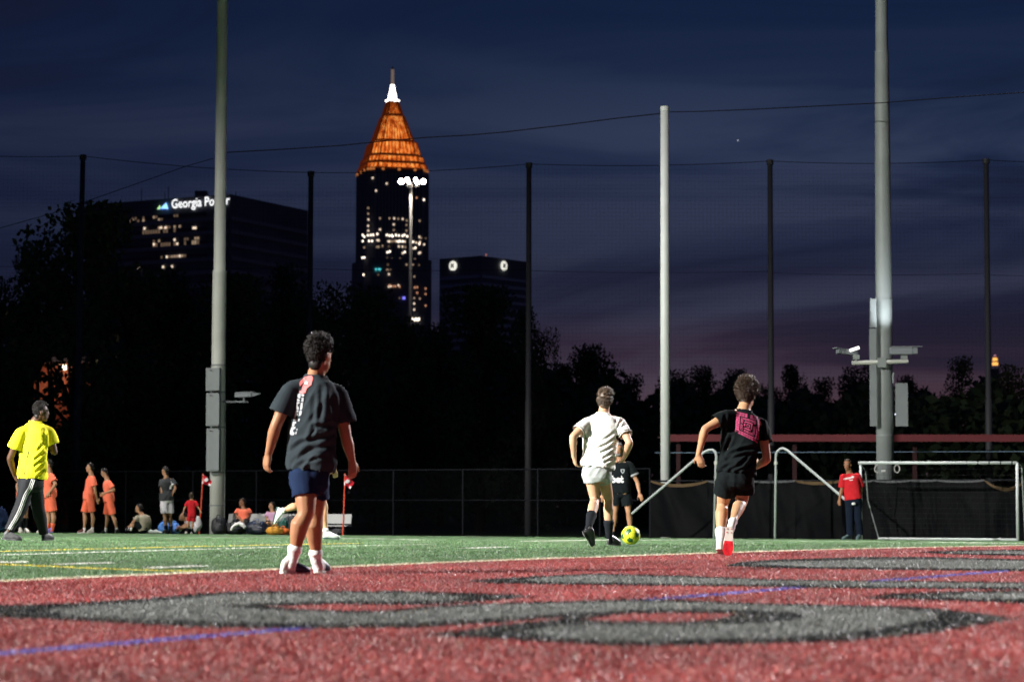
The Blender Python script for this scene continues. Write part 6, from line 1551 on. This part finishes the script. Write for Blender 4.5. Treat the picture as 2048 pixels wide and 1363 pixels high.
seated('person in pale grey tee reclining on the grass behind the child', 65.4, dict(head=(366, 1033), neck=(375, 1038), shA=(378, 1041, -.15), shB=(378, 1039, .15), elA=(377, 1052, -.2), elB=(372, 1050, .2), wrA=(367, 1055, -.2), wrB=(362, 1053, .1), hiA=(395, 1055, -.08), hiB=(395, 1055, .08), knA=(376, 1047, -.12), knB=(374, 1046, .12), anA=(362, 1057, -.1), anB=(358, 1057, .12), heA=(362, 1061, -.1), toA=(352, 1062, -.1), heB=(358, 1061, .12), toB=(349, 1062, .12)), (-.9, -.2), (-.8, -.3, .3), 72, shirt=K_pale, bottom=K_white2, bend=.12, shw=(.2, .2, .19))
seated('man in coral tee sitting on the bench', 67.2, dict(head=(485, 1004), neck=(487, 1016), shA=(476, 1020, 0), shB=(498, 1020, .05), elA=(473, 1031, -.05), elB=(500, 1031, .0), wrA=(481, 1038, -.25), wrB=(491, 1039, -.25), hiA=(481, 1042, 0), hiB=(491, 1042, 0), knA=(470, 1043, -.42), knB=(493, 1043, -.42), anA=(466, 1059, -.45), anB=(490, 1059, -.45), heA=(467, 1064, -.4), toA=(462, 1066, -.62), heB=(490, 1064, -.4), toB=(492, 1066, -.64)), (-.35, -.9), (-.9, -.35, .12), 73, skin=S_mid, shirt=K_org, bottom=K_blkp, pants=True, pa=.055, hairm=H_black, hvol=.4, shw=(.18, .19, .2), hem=.02, ground='AB')
seated('person in lilac tee sitting at the middle of the bench', 67.0, dict(head=(544, 1011), neck=(545, 1022), shA=(536, 1026, 0), shB=(555, 1026, .05), elA=(533, 1037, -.05), elB=(557, 1037, 0), wrA=(540, 1043, -.25), wrB=(549, 1043, -.25), hiA=(541, 1046, 0), hiB=(550, 1046, 0), knA=(534, 1046, -.4), knB=(553, 1046, -.4), anA=(533, 1060, -.4), anB=(552, 1060, -.4), heA=(533, 1065, -.36), toA=(530, 1066, -.6), heB=(552, 1065, -.36), toB=(553, 1066, -.6)), (-.35, -.9), (-.92, -.3, 0), 74, k=.92, shirt=K_lil, bottom=K_pale, hem=.02, short=.9, ground='AB')
seated('person in navy top and blue jeans sitting at the left picture edge', 62.5, dict(head=(-14, 1000), neck=(-8, 1012), shA=(-6, 1018, -.15), shB=(-6, 1018, .15), elA=(-14, 1034, -.2), elB=(-12, 1034, .2), wrA=(-22, 1042, -.1), wrB=(-20, 1042, .1), hiA=(4, 1053, -.09), hiB=(4, 1052, .09), knA=(-26, 1036, -.10), knB=(-26, 1036, .12), anA=(-36, 1056, -.1), anB=(-34, 1056, .12), heA=(-36, 1061, -.1), toA=(-48, 1062, -.1), heB=(-34, 1061, .12), toB=(-46, 1062, .12)), (-.95, .2), (-.9, .1, .1), 75, shirt=K_navy, bottom=K_denim, pants=True, pk=.085, pw=.20, bend=.08, facial=False, sleeve=1.2)
# ================================================================== SMALL THINGS
# ---- match ball: 32 stitched panels, dark pentagons and yellow hexagons with ring print
bc = P(1261.5, 1076.5, 28.6); br = .112; bc.z = gz(bc.x, bc.y) + br + .012
bo_ = thing('football', 'yellow and dark green football on the turf', 'ball', (bc.x, bc.y, gz(bc.x, bc.y)))
phi = (1 + 5 ** .5) / 2
ico = [Vector(v).normalized() for v in [(-1, phi, 0), (1, phi, 0), (-1, -phi, 0), (1, -phi, 0), (0, -1, phi), (0, 1, phi), (0, -1, -phi), (0, 1, -phi), (phi, 0, -1), (phi, 0, 1), (-phi, 0, -1), (-phi, 0, 1)]]
import itertools as it_
tri = [Vector((a + b + c) / 3).normalized() for a, b, c in it_.combinations(ico, 3) if (a - b).length < 1.1 and (b - c).length < 1.1 and (a - c).length < 1.1]
rotb = Matrix.Rotation(.5, 3, 'Z') @ Matrix.Rotation(.9, 3, 'X') @ Matrix.Rotation(.35, 3, 'Y')
cent = [(rotb @ v, 0) for v in ico] + [(rotb @ v, 1) for v in tri]
bm = bmesh.new(); bmesh.ops.create_icosphere(bm, subdivisions=5, radius=1)
bm.verts.ensure_lookup_table(); dirs = [v.co.normalized() for v in bm.verts]
fc = []
for f in bm.faces:
    c = f.calc_center_median().normalized(); s = sorted(((c.dot(q) * (1.0 if k else .968), i) for i, (q, k) in enumerate(cent)), reverse=True); fc.append((s[0][1], s[0][0] - s[1][0], c))
M_by = mat('ball_yellow', (.62, .62, .03), .35, .5, 30, .1); M_bd = mat('ball_green', (.02, .10, .03), .35, .5); M_bl = mat('ball_lime', (.35, .50, .04), .35, .5)
fidx = [[v.index for v in f.verts] for f in bm.faces]
for pi, (q, kind) in enumerate(cent):
    sel = [k for k in range(len(fidx)) if fc[k][0] == pi]; mp_ = {}; vs = []; fs = []; mi = []
    for k in sel:
        ff = []
        for vi in fidx[k]:
            if vi not in mp_: mp_[vi] = len(vs); vs.append(dirs[vi])
            ff.append(mp_[vi])
        fs.append(tuple(ff)); a = math.acos(max(-1, min(1, fc[k][2].dot(q))))
        if kind == 0: mi.append(1 if pi % 3 else 2)
        else: mi.append(2 if .20 < a < .25 else (1 if a > .36 and pi % 4 == 0 else 0))
    # stitched seam: rim vertices sink a little
    cnt = {}
    for f in fs:
        for x, y in zip(f, f[1:] + f[:1]): e = (min(x, y), max(x, y)); cnt[e] = cnt.get(e, 0) + 1
    rim = {v for e, n_ in cnt.items() if n_ == 1 for v in e}
    mk('panel', [bc + v * (br * (.975 if i in rim else 1)) for i, v in enumerate(vs)], fs, [M_by, M_bd, M_bl], bo_, True, mi)
bm.free()

# ---- bags by the bench
def lump(mb, c, r, seed, rot=0, n=18, amp=.16):
    rng = random.Random(seed); o = len(mb.v); mb.ell((0, 0, 0), (1, 1, 1), None, n, 12)
    for i in range(o, len(mb.v)):
        v = Vector(mb.v[i]); p = 2.6; k = (abs(v.x) ** p + abs(v.y) ** p + abs(v.z) ** p) ** (-1 / p)
        v = v * k; v *= 1 + amp * noise.noise(v * 1.6 + Vector((seed, 0, 0))) + amp * .5 * noise.noise(v * 4 + Vector((0, seed, 0)))
        v = Matrix.Rotation(rot, 3, 'Z') @ Vector((v.x * r[0], v.y * r[1], v.z * r[2])); mb.v[i] = tuple(Vector(c) + v)
def bag(name, label, px, py, d, r, m, seed, rot=0, strap=True, pocket=True, mstrap=None, cat='bag'):
    b = P(px, py, d); g = gz(b.x, b.y); c = Vector((b.x, b.y, g + r[2] * .96))
    o = thing(name, label, cat, (b.x, b.y, g)); mb = MB(); lump(mb, c, r, seed, rot); mb.build('body', m, o, True)
    if pocket: mb = MB(); lump(mb, c + Vector((.02, -r[1] * .85, -r[2] * .25)), (r[0] * .6, r[1] * .35, r[2] * .5), seed + 3, rot); mb.build('pocket', m, o, True)
    if strap:
        for sg in (-1, 1):
            mb = MB(); mb.tube([c + Vector((sg * r[0] * .35 + r[0] * .5 * math.sin(t) * .3, -r[1] * .2 - r[1] * .9 * math.sin(t), r[2] * (.9 - .9 * t / 3.14) + .06 * math.sin(t))) for t in [k * 3.14 / 8 for k in range(9)]], .014, 6); mb.build('strap', mstrap or m, o, True)
    mb = MB(); mb.tube([c + Vector((-.06, 0, r[2] * .95)), c + Vector((-.03, 0, r[2] + .05)), c + Vector((.03, 0, r[2] + .05)), c + Vector((.06, 0, r[2] * .95))], .012, 6); mb.build('handle', mstrap or m, o, True)
    return o, c
M_bagk = mat('bag_black', (.010, .011, .015), .5, .3, 12, .3); M_bagn = mat('bag_navy', (.010, .014, .028), .45, .35, 12, .3); M_bago = mat('bag_ochre', (.42, .20, .025), .7, .2, 14, .35); M_bagg = mat('bag_green', (.010, .055, .045), .6, .2, 12, .3); M_bagd = mat('bag_grey', (.045, .050, .058), .7, .2, 12, .2); M_bagb = mat('bag_blue', (.10, .26, .68), .7, .2, 14, .25)
bag('backpack', 'black backpack standing at the foot of the grey light pole', 437, 1061, 63.2, (.21, .15, .23), M_bagk, 3)
bag('duffel_bag', 'black duffel bag lying in front of the bench, left', 468, 1062, 63.4, (.30, .18, .16), M_bagk, 7, .2)
bag('duffel_bag', 'navy duffel bag lying in front of the bench, middle', 514, 1062, 63.4, (.30, .18, .18), M_bagn, 12, -.2, mstrap=mat('strap_blue', (.08, .12, .25), .4))
bag('gym_bag', 'ochre gym bag lying right of the navy bag', 549, 1064, 62.8, (.22, .16, .11), M_bago, 15, .3)
bag('bib_pile', 'crumpled orange and red training bibs behind the ochre bag', 566, 1062, 63.1, (.17, .12, .09), mat('bib_orange', (.62, .14, .03), .8, .1, 9, .4), 19, 0, False, True, cat='bibs')
bag('backpack', 'dark green backpack between the ochre bag and the running leg', 567, 1060, 63.9, (.13, .12, .20), M_bagg, 22, 0, mstrap=mat('strap_teal', (.03, .16, .14), .5))
bag('backpack', 'dark grey backpack leaning on the bench beside the green one', 580, 1060, 64.6, (.20, .14, .26), M_bagd, 26)
bag('holdall', 'light blue holdall behind the legs of the bystander in white shorts', 329, 1061, 65.6, (.17, .14, .16), M_bagb, 30, .1)
bag('holdall', 'light blue crumpled holdall right of the bystander legs', 349, 1061, 65.8, (.15, .13, .15), M_bagb, 34, -.2)
bag('kit_bag', 'small dark kit bag under the right end of the bench', 676, 1061, 65.2, (.22, .12, .09), M_bagk, 38, 0, False)
# white towel thrown over the left duffel bag
tp = [P(x, y, 62.9) for x, y in ((462, 1060), (466, 1053), (472, 1048), (480, 1046), (486, 1049), (490, 1055))]
rings = []
for i, p in enumerate(tp):
    t = (tp[min(i + 1, 5)] - tp[max(i - 1, 0)]).normalized(); n_ = Vector((0, -1, 0)).cross(t).normalized(); w = (.05, .07, .08, .09, .10, .06)[i]
    rings.append(ringp(p, n_, Vector((0, 1, 0)), w * .55, .10, 12, 2.2))
mb = MB(); mb.loft(rings); co, no, fs = remesh(mb, .012, 3); co = folds(co, no, .012, 16, 20, (1, 0, 0), 4, 3)
tag(mk('towel', co.tolist(), fs, mat('towel_white', (.68, .66, .66), .9, .1), None, True), 'white towel thrown over the black bags before the bench', 'towel')
# bottles and boots in the grass beside the sitting person
for px, lab in ((306, 'pair of pale boots lying right of the person in the sand tee'), ):
    g = G(px, 1062); mb = MB()
    b = P(px, 1060, 64); bo3 = thing('boot_pair', lab, 'boots', (b.x, b.y, gz(b.x, b.y)))
    for dx in (0, .12): shoe(bo3, Vector((b.x + dx, b.y, gz(b.x, b.y) + .09)), Vector((b.x + dx - .12, b.y, gz(b.x, b.y) + .01)), Vector((b.x + dx + .12, b.y - .04, gz(b.x, b.y) + .01)), (0, 0, 1), B_mint, B_grey, .9, False, 'boot')
